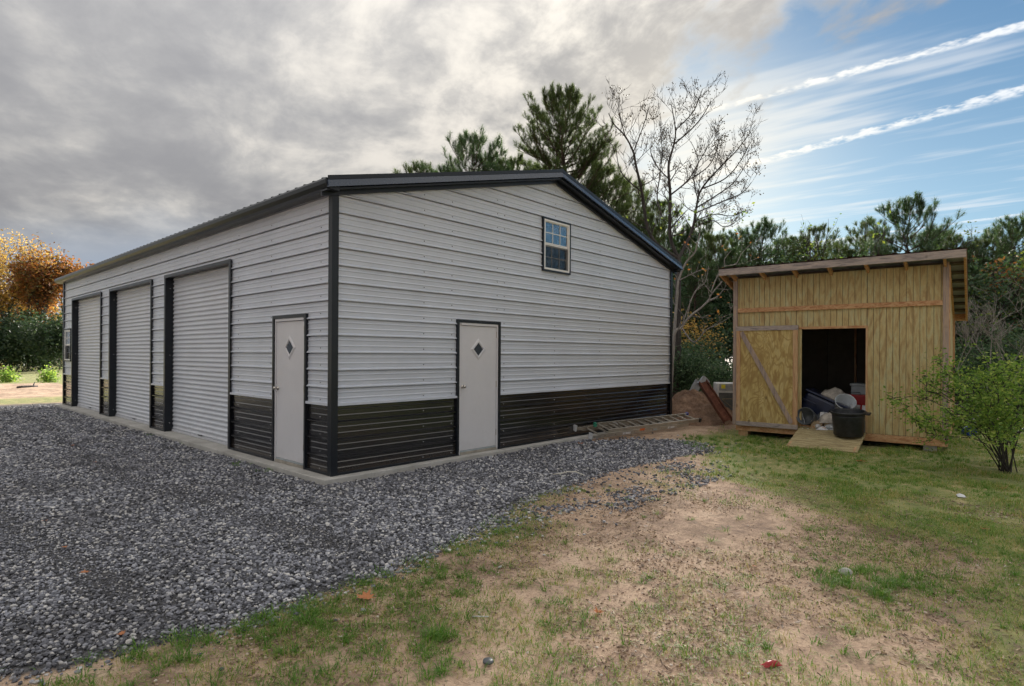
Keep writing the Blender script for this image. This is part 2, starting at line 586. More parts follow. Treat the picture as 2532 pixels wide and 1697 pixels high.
m, t = material('rust')
o = OC(t)
n = t.noise(o, 7.0, 8.0, 0.7)
finish(t, t.ramp(n, [(0.3, (0.055, 0.018, 0.012)), (0.5, (0.13, 0.042, 0.022)), (0.72, (0.24, 0.10, 0.06))]), 0.9, n, 0.6, 0.02)
M['rust'] = m

m, t = material('concrete')
o = OC(t)
n = t.noise(o, 2.0, 8.0, 0.65)
n2 = t.noise(o, 30.0, 4.0, 0.6)
col = t.ramp(n, [(0.25, (0.30, 0.285, 0.26)), (0.5, (0.44, 0.425, 0.395)), (0.75, (0.54, 0.52, 0.49))])
col = t.mix(t.m('MULTIPLY', t.ss(n2, 0.5, 0.7), 0.25), col, (0.14, 0.13, 0.11))
finish(t, col, 0.85, n2, 0.25, 0.01)
M['concrete'] = m

# window glass: a dark pane that mirrors the sky and lets a little of the near-black backing through
m, t = material('window_glass')
g = t.n('ShaderNodeBsdfGlossy', {'Color': (0.95, 0.97, 1.0, 1), 'Roughness': 0.02})
tr = t.n('ShaderNodeBsdfTransparent', {'Color': (0.75, 0.8, 0.82, 1)})
fr = t.n('ShaderNodeFresnel', {'IOR': 1.6})
mx = t.n('ShaderNodeMixShader', {0: t.m('MULTIPLY', fr.outputs[0], 0.6, clamp=True), 1: tr.outputs[0], 2: g.outputs[0]})
t.n('ShaderNodeOutputMaterial', {'Surface': mx.outputs[0]})
M['glass'] = m

m, t = material('insect_screen_mesh')
sd_ = t.n('ShaderNodeBsdfDiffuse', {'Color': (0.02, 0.02, 0.022, 1)})
st2 = t.n('ShaderNodeBsdfTransparent')
mx = t.n('ShaderNodeMixShader', {0: 0.55, 1: st2.outputs[0], 2: sd_.outputs[0]})
t.n('ShaderNodeOutputMaterial', {'Surface': mx.outputs[0]})
M['screen'] = m

m, t = material('crushed_stone')
r = t.n('ShaderNodeNewGeometry').outputs['Random Per Island']
o = OC(t)
n = t.noise(o, 60.0, 4.0, 0.6)
col = t.ramp(r, [(0.0, (0.04, 0.041, 0.050)), (0.28, (0.10, 0.102, 0.120)), (0.58, (0.21, 0.215, 0.25)), (0.80, (0.39, 0.397, 0.445)), (0.92, (0.62, 0.61, 0.60)), (1.0, (0.74, 0.71, 0.67))])
pt_ = t.noise(o, 0.9, 4.0, 0.6)
col = t.mix(t.ss(n, 0.4, 0.7), col, t.mix(0.5, col, (0.22, 0.22, 0.225)))
col = t.mix(t.m('MULTIPLY', t.ss(pt_, 0.42, 0.62), 0.45), col, t.mix(1.0, col, (0.50, 0.48, 0.46), 'MULTIPLY'))
finish(t, col, 0.82, n, 0.4, 0.004)
M['stone'] = m

m, t = material('bark_grey')
o = OC(t)
n = t.noise(t.scale(o, (8, 8, 2)), 2.0, 6.0, 0.65)
finish(t, t.ramp(n, [(0.3, (0.022, 0.019, 0.018)), (0.55, (0.048, 0.041, 0.038)), (0.8, (0.10, 0.088, 0.08))]), 0.9, n, 0.5, 0.02)
M['bark'] = m
m, t = material('bark_pale')
o = OC(t)
n = t.noise(t.scale(o, (8, 8, 3)), 2.0, 6.0, 0.65)
finish(t, t.ramp(n, [(0.3, (0.13, 0.115, 0.10)), (0.55, (0.24, 0.22, 0.20)), (0.8, (0.36, 0.335, 0.31))]), 0.9, n, 0.4, 0.02)
M['bark_pale'] = m
m, t = material('bark_pine')
o = OC(t)
n = t.noise(t.scale(o, (9, 9, 2.5)), 1.6, 6.0, 0.65)
finish(t, t.ramp(n, [(0.3, (0.030, 0.022, 0.018)), (0.55, (0.075, 0.052, 0.040)), (0.8, (0.14, 0.10, 0.075))]), 0.9, n, 0.6, 0.03)
M['bark_pine'] = m
M['needle'] = leafmat('pine_needles', [(0.035, 0.060, 0.024), (0.055, 0.088, 0.032), (0.08, 0.118, 0.042), (0.13, 0.155, 0.05)], 0.4)
M['needle_b'] = leafmat('pine_needles_bluish', [(0.028, 0.060, 0.032), (0.044, 0.088, 0.044), (0.065, 0.112, 0.055), (0.10, 0.14, 0.055)], 0.4)
M['shrub_leaf'] = leafmat('shrub_leaves', [(0.09, 0.17, 0.035), (0.14, 0.25, 0.05), (0.24, 0.36, 0.08), (0.42, 0.48, 0.13)], 0.5)
M['privet'] = leafmat('privet_leaves', [(0.035, 0.075, 0.04), (0.055, 0.11, 0.055), (0.085, 0.15, 0.08), (0.15, 0.21, 0.12)], 0.35)
M['cedar'] = leafmat('evergreen_leaves', [(0.018, 0.040, 0.022), (0.030, 0.060, 0.032), (0.048, 0.085, 0.048), (0.09, 0.12, 0.07)], 0.3)
M['yellow_leaf'] = leafmat('yellow_green_leaves', [(0.06, 0.11, 0.025), (0.11, 0.17, 0.035), (0.20, 0.24, 0.05)], 0.45)
M['orange_leaf'] = leafmat('orange_leaves', [(0.12, 0.06, 0.03), (0.26, 0.095, 0.035), (0.36, 0.145, 0.045), (0.26, 0.155, 0.055), (0.14, 0.13, 0.05)], 0.45)
M['gold_leaf'] = leafmat('gold_leaves', [(0.34, 0.22, 0.08), (0.50, 0.32, 0.09), (0.60, 0.40, 0.12), (0.40, 0.32, 0.16)], 0.45)
M['wood_mass'] = leafmat('woods_mix', [(0.035, 0.065, 0.03), (0.055, 0.095, 0.035), (0.085, 0.11, 0.035), (0.17, 0.13, 0.045), (0.28, 0.17, 0.05)], 0.4)
M['dead_leaf'] = leafmat('fallen_leaf', [(0.42, 0.13, 0.045), (0.52, 0.20, 0.08), (0.46, 0.24, 0.11)], 0.15)
M['grassm'] = leafmat('grass_blades', [(0.08, 0.18, 0.028), (0.12, 0.25, 0.04), (0.19, 0.31, 0.06), (0.28, 0.32, 0.085), (0.44, 0.36, 0.16), (0.58, 0.45, 0.24)], 0.35, patch=1.5)
M['grassg'] = leafmat('green_grass_blades', [(0.07, 0.17, 0.025), (0.10, 0.23, 0.035), (0.15, 0.29, 0.05), (0.24, 0.33, 0.08)], 0.4)
# ------------------------------------------------------------------ ground
GRAVEL = np.array([(-14, -1.6), (-6, -2.4), (-3.9, -2.75), (-3.39, -3.04), (-3.12, -3.10), (-2.61, -3.24), (-1.63, -3.20), (-0.63, -3.05),
                   (0.86, -2.52), (2.32, -2.20), (3.62, -2.25), (5.42, -2.42), (6.29, -2.15), (6.71, -1.35), (6.0, -0.75), (5.3, -0.45), (5.3, 0.3),
                   (0.0, 0.3), (0.3, 15.6), (-1.43, 15.9), (-14, 16.8)])
SPARSE = np.array([(-0.6, -3.05), (0.86, -2.5), (3.79, -2.2), (4.9, -2.7), (4.4, -3.6), (3.3, -4.2), (2.0, -4.0), (0.6, -3.5)])
LAWN = np.array([(5.2, -2.60), (3.9, -3.30), (3.46, -4.04), (2.72, -4.97), (2.46, -5.75), (2.57, -6.71), (2.8, -9), (3, -24), (16, -24), (16, -2.0),
                 (9.4, -1.5), (7.6, -1.35), (6.9, -1.45), (6.45, -2.2)])


def sdist(poly, x, y):
    """signed distance, positive inside"""
    x, y = np.asarray(x, float), np.asarray(y, float)
    best = np.full(x.shape, 1e9)
    ins = np.zeros(x.shape, bool)
    n = len(poly)
    for i in range(n):
        (ax, ay), (bx, by) = poly[i], poly[(i + 1) % n]
        ex, ey = bx - ax, by - ay
        t = np.clip(((x - ax) * ex + (y - ay) * ey) / (ex * ex + ey * ey), 0, 1)
        best = np.minimum(best, np.hypot(x - ax - t * ex, y - ay - t * ey))
        c = (ay > y) != (by > y)
        xi = (bx - ax) * (y - ay) / (by - ay + 1e-12) + ax
        ins ^= c & (x < xi)
    return np.where(ins, best, -best)


def hz(x, y):
    x, y = np.asarray(x, float), np.asarray(y, float)
    g = sst(sdist(GRAVEL, x, y), -0.35, 0.25)
    near = np.exp(-((x - 1) ** 2 + (y + 3) ** 2) / 400.0)
    h = -0.085 + near * ((fbm(x * 0.5, y * 0.5, 3) - 0.5) * 0.07 + (fbm(x * 2.2, y * 2.2, 9) - 0.5) * 0.035 * (1 - g) + (fbm(x * 7, y * 7, 29, 3) - 0.5) * 0.014)
    h = h - 0.025 * sst(x, 5.5, 8.5) * sst(-y, 1.0, 2.5)
    # dirt berm in the field on the far left, and gently rising ground towards the woods
    b = np.exp(-((y - 28.5) / 2.4) ** 2) * sst(x, -40, -20) * (1 - sst(x, 20, 40)) * 0.28
    b = b + np.exp(-((y - 25.5) / 2.0) ** 2) * 0.10 * (fbm(x * .3, y * .3, 4) + .3)
    h = h + b + np.clip(y - 40, 0, 100) * 0.004
    return h


def graded(lo, hi, c0, c1, fine, far):
    a = list(np.arange(c0, c1 + 1e-6, fine))
    s = fine
    x = c1
    while x < hi:
        s = min(s * 1.22, far)
        x += s
        a.append(x)
    s = fine
    x = c0
    pre = []
    while x > lo:
        s = min(s * 1.22, far)
        x -= s
        pre.append(x)
    return np.array(pre[::-1] + a)


gx = graded(-500, 600, -5.0, 10.0, 0.07, 60)
gy = graded(-500, 600, -9.0, 2.0, 0.07, 60)
GX, GY = np.meshgrid(gx, gy)
GZ = hz(GX, GY)
far_fade = sst(np.hypot(GX, GY), 120, 400)
GZ = GZ * (1 - far_fade) - 0.1 * far_fade
nx, ny = len(gx), len(gy)
idx = np.arange(nx * ny).reshape(ny, nx)
Q = np.stack([idx[:-1, :-1], idx[:-1, 1:], idx[1:, 1:], idx[1:, :-1]], -1).reshape(-1, 4)

m, t = material('ground_soil')
o = OC(t)
ag = t.n('ShaderNodeAttribute', attribute_name='gravel').outputs['Fac']
al = t.n('ShaderNodeAttribute', attribute_name='lawn').outputs['Fac']
aw = t.n('ShaderNodeAttribute', attribute_name='woods').outputs['Fac']
n1 = t.noise(o, 0.8, 6.0, 0.6, 0.3)
n2 = t.noise(o, 5.0, 7.0, 0.68)
n3 = t.noise(o, 34.0, 5.0, 0.65)
n4 = t.noise(o, 140.0, 3.0, 0.6)
k = t.m('ADD', t.m('MULTIPLY', n1, 0.45), t.m('MULTIPLY', n2, 0.55))
dirt = t.ramp(k, [(0.36, (0.20, 0.135, 0.098)), (0.43, (0.35, 0.24, 0.168)), (0.51, (0.51, 0.36, 0.25)), (0.64, (0.62, 0.465, 0.335))])
n5 = t.noise(o, 1.9, 8.0, 0.75, 0.6)
dirt = t.mix(t.m('MULTIPLY', t.ss(n5, 0.50, 0.64), 0.62), dirt, (0.17, 0.115, 0.075))
dirt = t.mix(t.m('MULTIPLY', t.ss(n3, 0.50, 0.68), 0.7), dirt, (0.16, 0.108, 0.074))
dirt = t.mix(t.m('MULTIPLY', t.ss(n4, 0.60, 0.74), 0.5), dirt, (0.46, 0.38, 0.29))
lawn = t.ramp(n2, [(0.30, (0.13, 0.13, 0.05)), (0.44, (0.20, 0.23, 0.075)), (0.56, (0.30, 0.29, 0.11)), (0.70, (0.48, 0.38, 0.20))])
lawn = t.mix(t.m('MULTIPLY', t.ss(n3, 0.5, 0.7), 0.5), lawn, (0.08, 0.10, 0.03))
lm = t.ss(t.m('ADD', al, t.m('MULTIPLY', t.m('SUBTRACT', n2, 0.5), 0.9)), 0.38, 0.62)
col = t.mix(lm, dirt, lawn)
gcol = t.ramp(n3, [(0.3, (0.035, 0.034, 0.036)), (0.5, (0.07, 0.068, 0.07)), (0.72, (0.15, 0.148, 0.152))])
gm = t.ss(t.m('ADD', ag, t.m('MULTIPLY', t.m('SUBTRACT', n2, 0.5), 0.5)), 0.35, 0.65)
col = t.mix(gm, col, gcol)
leaf_litter = t.ramp(n3, [(0.3, (0.05, 0.035, 0.02)), (0.55, (0.12, 0.075, 0.04)), (0.75, (0.20, 0.12, 0.06))])
col = t.mix(aw, col, leaf_litter)
finish(t, col, 0.95, t.m('ADD', t.m('MULTIPLY', n2, 0.5), t.m('ADD', n3, t.m('MULTIPLY', n4, 0.4))), 0.8, 0.02)
M['ground'] = m

ground = tris('ground', np.stack([GX, GY, GZ], -1).reshape(-1, 3), Q, M['ground'], smooth=True)
tag(ground, kind='structure')
X, Y = GX.ravel(), GY.ravel()
att = {}
att['gravel'] = np.clip(sst(sdist(GRAVEL, X, Y), -0.18, 0.15) + 0.45 * sst(sdist(SPARSE, X, Y), 0.0, 0.5) * fbm(X * 1.5, Y * 1.5, 5), 0, 1)
lw = sst(sdist(LAWN, X, Y), -0.7, 0.9)
field = sst(Y, 30.5, 33.5) * (X < 60) + np.exp(-((Y - 18.3 - 0.5 * (fbm(X * .4, Y * .1, 8) - .5)) / 0.7) ** 2) * (X < 1.5) + 0.8 * sst(fbm(X * .25, Y * .25, 21), .55, .62) * (Y > 19) * (Y < 36)
strip = sst(sdist(GRAVEL, X, Y), -0.75, -0.12) * (Y < -2.3) * (X < 0.6) * 0.55 * sst(fbm(X * 1.8, Y * 1.8, 31), .38, .6)
corner = sst(-Y, 5.9, 6.8) * sst(X, -1.5, 0.2) * 0.6
att['lawn'] = np.clip(lw + field + strip + corner, 0, 1)
att['woods'] = np.clip(sst(X + 0.25 * Y, 15.5, 18.5) * (Y > -60), 0, 1) * (1 - sst(Y, 24, 30) * (X < 12))
for kk, vv in att.items():
    a = ground.data.attributes.new(kk, 'FLOAT', 'POINT')
    a.data.foreach_set('value', vv.astype(np.float32))

# ------------------------------------------------------------------ concrete slab
bld_slab = MB().box(-0.20, 9.30, -0.16, 15.46, -0.30, -0.012).build('concrete_slab', M['concrete'], bevel=0.012)
tag(bld_slab, kind='structure')

# ------------------------------------------------------------------ steel building, 9.144 x 15.24 m, eave 3.66 m
BW, BL, RP = 9.144, 15.24, 0.2286
DOORS_Y = [(3.17, 6.22), (7.15, 10.20), (11.10, 14.10)]
WALK_Y = (0.615, 1.600)
WALK_X = (2.140, 3.115)
WIN_X, WIN_ZX = (4.22, 5.05), (3.105, 4.09)
WIN_Y, WIN_ZY = (14.29, 15.10), (1.29, 2.25)
DOOR_TOP, ROLL_TOP = 2.118, 3.06
building = empty('steel_building', (0, 0, 0))
tag(building, 'long grey ribbed steel garage with black wainscot, trim and three roll-up doors', 'building')


def roof_z(x):
    return 3.82 + 0.25 * min(x, BW - x)


def profile(z0, z1):
    """(z, outward offset) breakpoints of the ribbed sheet between z0 and z1"""
    pts = []
    for k in range(-1, 24):
        c = k * RP
        pts += [(c - 0.0330, 0.0), (c - 0.0325, -0.030), (c - 0.0175, -0.030), (c - 0.0165, 0.026), (c - 0.006, 0.026), (c + 0.014, 0.0)]  # slot below each rib added to shape its dark shade line
        for q in (1, 2):
            cc = c + q * RP / 3
            pts += [(cc - 0.010, 0.0), (cc - 0.007, 0.007), (cc + 0.002, 0.007), (cc + 0.013, 0.0)]
    pts.sort()
    zs = np.array([p[0] for p in pts])
    os_ = np.array([p[1] for p in pts])
    f = lambda z: float(np.interp(z, zs, os_))
    inner = [(z, f_) for z, f_ in pts if z0 + 1e-4 < z < z1 - 1e-4]
    return [(z0, f(z0))] + inner + [(z1, f(z1))], f


def sheet(side, a0, a1, z0, z1, holes, gable=False):
    """ribbed sheet on wall 'g' (y=0, along x), 'l' (x=0, along y), 'r' (x=BW), 'b' (y=BL)"""
    prof, f = profile(z0, z1)
    cuts = sorted({p[0] for p in prof} | {z for h in holes for z in h[2:] if z0 < z < z1})
    mb = MB()

    def put(a, z):
        o_ = f(z)
        return {'g': (a, -o_, z), 'l': (-o_, a, z), 'r': (BW + o_, a, z), 'b': (a, BL + o_, z)}[side]

    def lim(z):
        if not gable:
            return a0, a1
        e = max(0.0, (z - 3.70) * 4)
        return max(a0, e), min(a1, BW - e)
    for za, zb in zip(cuts[:-1], cuts[1:]):
        zm = (za + zb) / 2
        la, lb = lim(za), lim(zb)
        if lb[1] - lb[0] < 0.01:
            continue
        cols = []
        seg = [(h[0], h[1]) for h in holes if h[2] < zm < h[3] and h[1] > a0 and h[0] < a1]
        seg.sort()
        s0 = None
        xs = []
        for h0, h1 in seg:
            xs.append((s0, h0))
            s0 = h1
        xs.append((s0, None))
        for lo, hi in xs:
            A0, B0 = (la[0], lb[0]) if lo is None else (lo, lo)
            A1, B1 = (la[1], lb[1]) if hi is None else (hi, hi)
            if A1 - A0 < 1e-4:
                continue
            if side in ('g', 'r'):
                mb.quad(put(A0, za), put(A1, za), put(B1, zb), put(B0, zb))
            else:
                mb.quad(put(A1, za), put(A0, za), put(B0, zb), put(B1, zb))
    return mb


holes_l = [(a - 0.03, b + 0.03, -1, ROLL_TOP + 0.02) for a, b in DOORS_Y] + [(WALK_Y[0] + 0.01, WALK_Y[1] - 0.01, -1, DOOR_TOP - 0.01), (WIN_Y[0] + 0.01, WIN_Y[1] - 0.01, WIN_ZY[0] + 0.01, WIN_ZY[1] - 0.01)]
holes_g = [(WALK_X[0] + 0.01, WALK_X[1] - 0.01, -1, DOOR_TOP - 0.01), (WIN_X[0] + 0.01, WIN_X[1] - 0.01, WIN_ZX[0] + 0.01, WIN_ZX[1] - 0.01)]


def wall(side, length, holes, gable):
    rows = [(-0.010, 0.905, 'wainscot_panel', M['black'])]
    z = 0.905
    top = 4.86 if gable else 3.74
    while z < top - 0.02:
        z2 = min(top, z + 4 * RP)
        rows.append((z, z2, 'siding_panel', M['siding']))
        z = z2
    for z0, z1, nm, mt in rows:
        full = sorted([(h[0], h[1]) for h in holes if h[2] <= z0 and h[3] >= z1])
        xs, s0 = [], 0.0
        for h0, h1 in full:
            xs.append((s0, h0))
            s0 = h1
        xs.append((s0, length))
        rest = [h for h in holes if not (h[2] <= z0 and h[3] >= z1)]
        for a0, a1 in xs:
            sheet(side, a0, a1, z0, z1, rest, gable).build(nm, mt, building)


wall('g', BW, holes_g, True)
wall('l', BL, holes_l, False)
wall('r', BW * 0 + BL, [], False)
wall('b', BW, [], True)

# thin drip trim between the wainscot and the grey sheets, and base trim
def strips(holes, length, z0, z1, out, side, mat_, nm):
    full = sorted([(h[0], h[1]) for h in holes if h[2] <= z0 and h[3] >= z1])
    s0 = 0.03
    for h0, h1 in full + [(length, None)]:
        if h0 - s0 > 0.02:
            if side == 'g':
                MB().box(s0, h0, -out, -0.001, z0, z1).build(nm, mat_, building)
            else:
                MB().box(-out, -0.001, s0, h0, z0, z1).build(nm, mat_, building)
        s0 = h1


strips(holes_g, BW, 0.893, 0.926, 0.039, 'g', M['siding'], 'wainscot_trim')
strips(holes_l, BL, 0.893, 0.926, 0.039, 'l', M['siding'], 'wainscot_trim')
strips(holes_g, BW, -0.011, 0.018, 0.0345, 'g', M['trim'], 'base_trim')
strips(holes_l, BL, -0.011, 0.018, 0.0345, 'l', M['trim'], 'base_trim')

# corner trims
def corner(x, y, sx, sy, top=3.74):
    b = MB()
    o_ = 0.041
    b.box(min(x + sx * o_, x - sx * 0.055), max(x + sx * o_, x - sx * 0.055), min(y + sy * o_, y + sy * 0.0345), max(y + sy * o_, y + sy * 0.0345), -0.010, top)
    b.box(min(x + sx * o_, x + sx * 0.0345), max(x + sx * o_, x + sx * 0.0345), min(y + sy * 0.0342, y - sy * 0.05), max(y + sy * 0.0342, y - sy * 0.05), -0.010, top - 0.001)
    b.build('corner_trim', M['trim'], building)


for cx_, cy_, sx_, sy_ in ((0, 0, -1, -1), (BW, 0, 1, -1), (0, BL, -1, 1), (BW, BL, 1, 1)):
    corner(cx_, cy_, sx_, sy_)

# sheet screws in vertical lines, one joined part per wall
def screws(side, cols, length, holes, mat_d, mat_w):
    dk, wh = MB(), MB()
    for c in cols:
        z = 0.045
        k = 0
        while True:
            z = k * RP + 0.047
            k += 1
            lim_ = (3.60 if side == 'l' else 3.58 + 0.25 * min(c, BW - c))
            if z > lim_:
                break
            if any(h[0] - .05 < c < h[1] + .05 and h[2] - .05 < z < h[3] + .05 for h in holes):
                continue
            tgt = wh if z < 0.88 else dk
            r = 0.0085
            if side == 'g':
                tgt.lathe([(r, 0.0), (r * 0.8, -0.005), (0.0005, -0.0065)], (c, -0.0005, z), 6, 'y')
            else:
                tgt.lathe([(r, 0.0), (r * 0.8, -0.005), (0.0005, -0.0065)], (-0.0005, c, z), 6, 'x')
    for b, mm in ((dk, mat_d), (wh, mat_w)):
        o_ = b.build('screw_row', mm, building)
        o_['kind'] = 'stuff'


screws('g', [1.50, 3.06, 4.62, 6.10, 7.62, 0.12 + WALK_X[1], WALK_X[0] - 0.09], BW, holes_g, M['screw'], M['screw_w'])
screws('l', [0.30, 1.72, 2.86, 4.62, 6.65, 8.60, 10.65, 12.5], BL, holes_l, M['screw'], M['screw_w'])

# roof: two slopes of ribbed panels, each panel four ribs wide
roof = MB().box(-0.17, BW + 0.17, -0.17, BL + 0.17, 3.60, 3.62)
roof = MB()
roof.quad((-0.18, -0.17, roof_z(-0.18) - 0.05), (4.572, -0.17, roof_z(4.572) - 0.05), (4.572, BL + 0.17, roof_z(4.572) - 0.05), (-0.18, BL + 0.17, roof_z(-0.18) - 0.05))
roof.quad((4.572, -0.17, roof_z(4.572) - 0.05), (BW + 0.18, -0.17, roof_z(-0.18) - 0.05), (BW + 0.18, BL + 0.17, roof_z(-0.18) - 0.05), (4.572, BL + 0.17, roof_z(4.572) - 0.05))
roofo = roof.build('roof', M['darkbox'], building)


def roof_panel(sgn):
    mb = MB()
    ys = []
    for k in range(4):
        c = k * RP + 0.11
        ys += [(c - 0.03, 0), (c - 0.014, 0.022), (c + 0.014, 0.022), (c + 0.03, 0)]
    ys = [(0.0, 0)] + ys + [(4 * RP, 0)]
    x0, x1 = (-0.21, 4.572) if sgn > 0 else (BW + 0.21, 4.572)
    for (ya, oa), (yb, ob) in zip(ys[:-1], ys[1:]):
        if sgn > 0:
            mb.quad((x0, ya, roof_z(x0) + oa), (x1, ya, roof_z(x1) + oa), (x1, yb, roof_z(x1) + ob), (x0, yb, roof_z(x0) + ob))
        else:
            mb.quad((x1, ya, roof_z(x1) + oa), (x0, ya, roof_z(x0) + oa), (x0, yb, roof_z(x0) + ob), (x1, yb, roof_z(x1) + ob))
    return mb


for sg in (1, -1):
    first = None
    for k in range(17):
        y0 = -0.19 + k * 4 * RP
        if first is None:
            first = roof_panel(sg).build('roof_panel', M['roofm'], roofo, loc=(0, y0, 0))
        else:
            c = first.copy()
            COL.objects.link(c)
            c.parent = roofo
            c.location = (0, y0, 0)
ye = BL + 0.36
MB().prism([(4.40, roof_z(4.40) + 0.026), (4.572, roof_z(4.572) + 0.032), (4.744, roof_z(4.40) + 0.026), (4.572, roof_z(4.572) + 0.045)], -0.20, ye).xf(Matrix(((1, 0, 0, 0), (0, 0, 1, 0), (0, 1, 0, 0), (0, 0, 0, 1)))).build('ridge_cap', M['roofm'], roofo)


def rake(x0, x1, y0, y1, dz0, dz1, nm, mt, lean=0.0):
    """sloping trim under the roof edge from x0 to x1 between offsets dz0..dz1 below the roof surface"""
    b = MB()
    za, zb = roof_z(x0), roof_z(x1)
    p = [(x0, y0 + lean, za + dz0), (x1, y0 + lean, zb + dz0), (x1, y1, zb + dz0), (x0, y1, za + dz0), (x0, y0, za + dz1), (x1, y0, zb + dz1), (x1, y1, zb + dz1), (x0, y1, za + dz1)]
    b.v = p
    b.f = [(0, 3, 2, 1), (4, 5, 6, 7), (0, 1, 5, 4), (1, 2, 6, 5), (2, 3, 7, 6), (3, 0, 4, 7)]
    if x0 > x1:
        b.f = [tuple(reversed(q)) for q in b.f]
    return b.build(nm, mt, roofo)


for x0, x1 in ((-0.20, 4.572), (BW + 0.20, 4.5722)):
    rake(x0, x1, -0.205, -0.195, -0.025, 0.030, 'rake_trim', M['trim'])                 # top lip
    rake(x0, x1, -0.200, -0.180, -0.118, -0.026, 'rake_fascia', M['fascia'], -0.030)        # bottom pushed out to face the sky, sheen tinted into the colour
    rake(x0, x1, -0.176, -0.030, -0.150, -0.127, 'rake_soffit', M['trim'])
    rake(x0, x1, -0.060, -0.028, -0.205, -0.151, 'rake_bead', M['trim'])
    rake(x0, x1, BL + 0.19, BL + 0.21, -0.13, 0.03, 'rake_fascia', M['trim'])
for s_ in (0, 1):
    b = MB()
    prof = [(-0.215, 3.775), (-0.232, 3.745), (-0.226, 3.700), (-0.195, 3.655), (-0.150, 3.640), (-0.028, 3.635), (-0.028, 3.700), (-0.190, 3.760)]
    if s_:
        prof = [(BW - x, z) for x, z in prof][::-1]
    b.prism(prof, -0.19, BL + 0.19)
    b.xf(Matrix(((1, 0, 0, 0), (0, 0, 1, 0), (0, 1, 0, 0), (0, 0, 0, 1))))
    b.f = [tuple(reversed(q)) for q in b.f]
    b.build('eave_trim', M['trim'], roofo)

# near-black sheets stand in for the unlit room behind windows and door lites
for nm, q in (('window_recess', (4.0, 5.3, 0.25, 0.9, 2.9, 4.2)), ('window_recess', (0.2, 0.9, 14.1, 15.2, 1.1, 2.4))):
    pass

# roll-up doors
def rollup(y0, y1):
    b = MB()
    z0, z1 = 0.035, ROLL_TOP + 0.05
    per = 0.0853
    nz = int((z1 - z0) / per * 8)
    pts = []
    for i in range(nz + 1):
        z = z0 + (z1 - z0) * i / nz
        ph = (z - z0) / per * 2 * math.pi
        pts.append((0.115 - 0.011 * max(-0.55, min(1.0, 1.25 * math.sin(ph))), z))
    for (xa, za), (xb, zb) in zip(pts[:-1], pts[1:]):
        b.quad((xa, y1 + .02, za), (xa, y0 - .02, za), (xb, y0 - .02, zb), (xb, y1 + .02, zb))
    d = b.build('rollup_door', M['curtain'], building, smooth=True)
    MB().box(0.088, 0.128, y0 + 0.004, y1 - 0.004, -0.008, 0.034).build('bottom_bar', M['curtain'], d, bevel=0.004)
    MB().box(0.070, 0.088, (y0 + y1) / 2 - 0.09, (y0 + y1) / 2 + 0.09, 0.045, 0.062).build('lift_handle', M['screw'], d)
    for ya, yb in ((y0 - 0.075, y0), (y1, y1 + 0.075)):
        MB().box(-0.041, -0.0342, ya, yb, -0.009, ROLL_TOP).build('jamb_trim', M['trim'], d)
    MB().box(-0.0340, 0.150, y0 - 0.03, y0 - 0.0005, -0.009, ROLL_TOP + 0.05).build('jamb', M['trim'], d)
    MB().box(-0.0340, 0.150, y1 + 0.0005, y1 + 0.03, -0.009, ROLL_TOP + 0.05).build('jamb', M['trim'], d)
    MB().box(-0.0415, -0.0342, y0 - 0.0755, y1 + 0.0755, ROLL_TOP + 0.0005, ROLL_TOP + 0.060).build('header_trim', M['trim'], d)
    MB().box(-0.0335, 0.080, y0, y1, ROLL_TOP, ROLL_TOP + 0.03).build('header', M['trim'], d)
    MB().box(0.150, 0.30, y0 - 0.1, y1 + 0.1, -0.009, ROLL_TOP + 0.3).build('door_backing', M['darkbox'], d)
    for zz in (0.16, 1.52, 2.86):
        MB().lathe([(0.010, 0.0), (0.008, -0.006), (0.0005, -0.008)], (0.05, y1 - 0.0002, zz), 8, 'y').build('bolt', M['screw_w'], d)
    return d


for a, b in DOORS_Y:
    rollup(a, b)


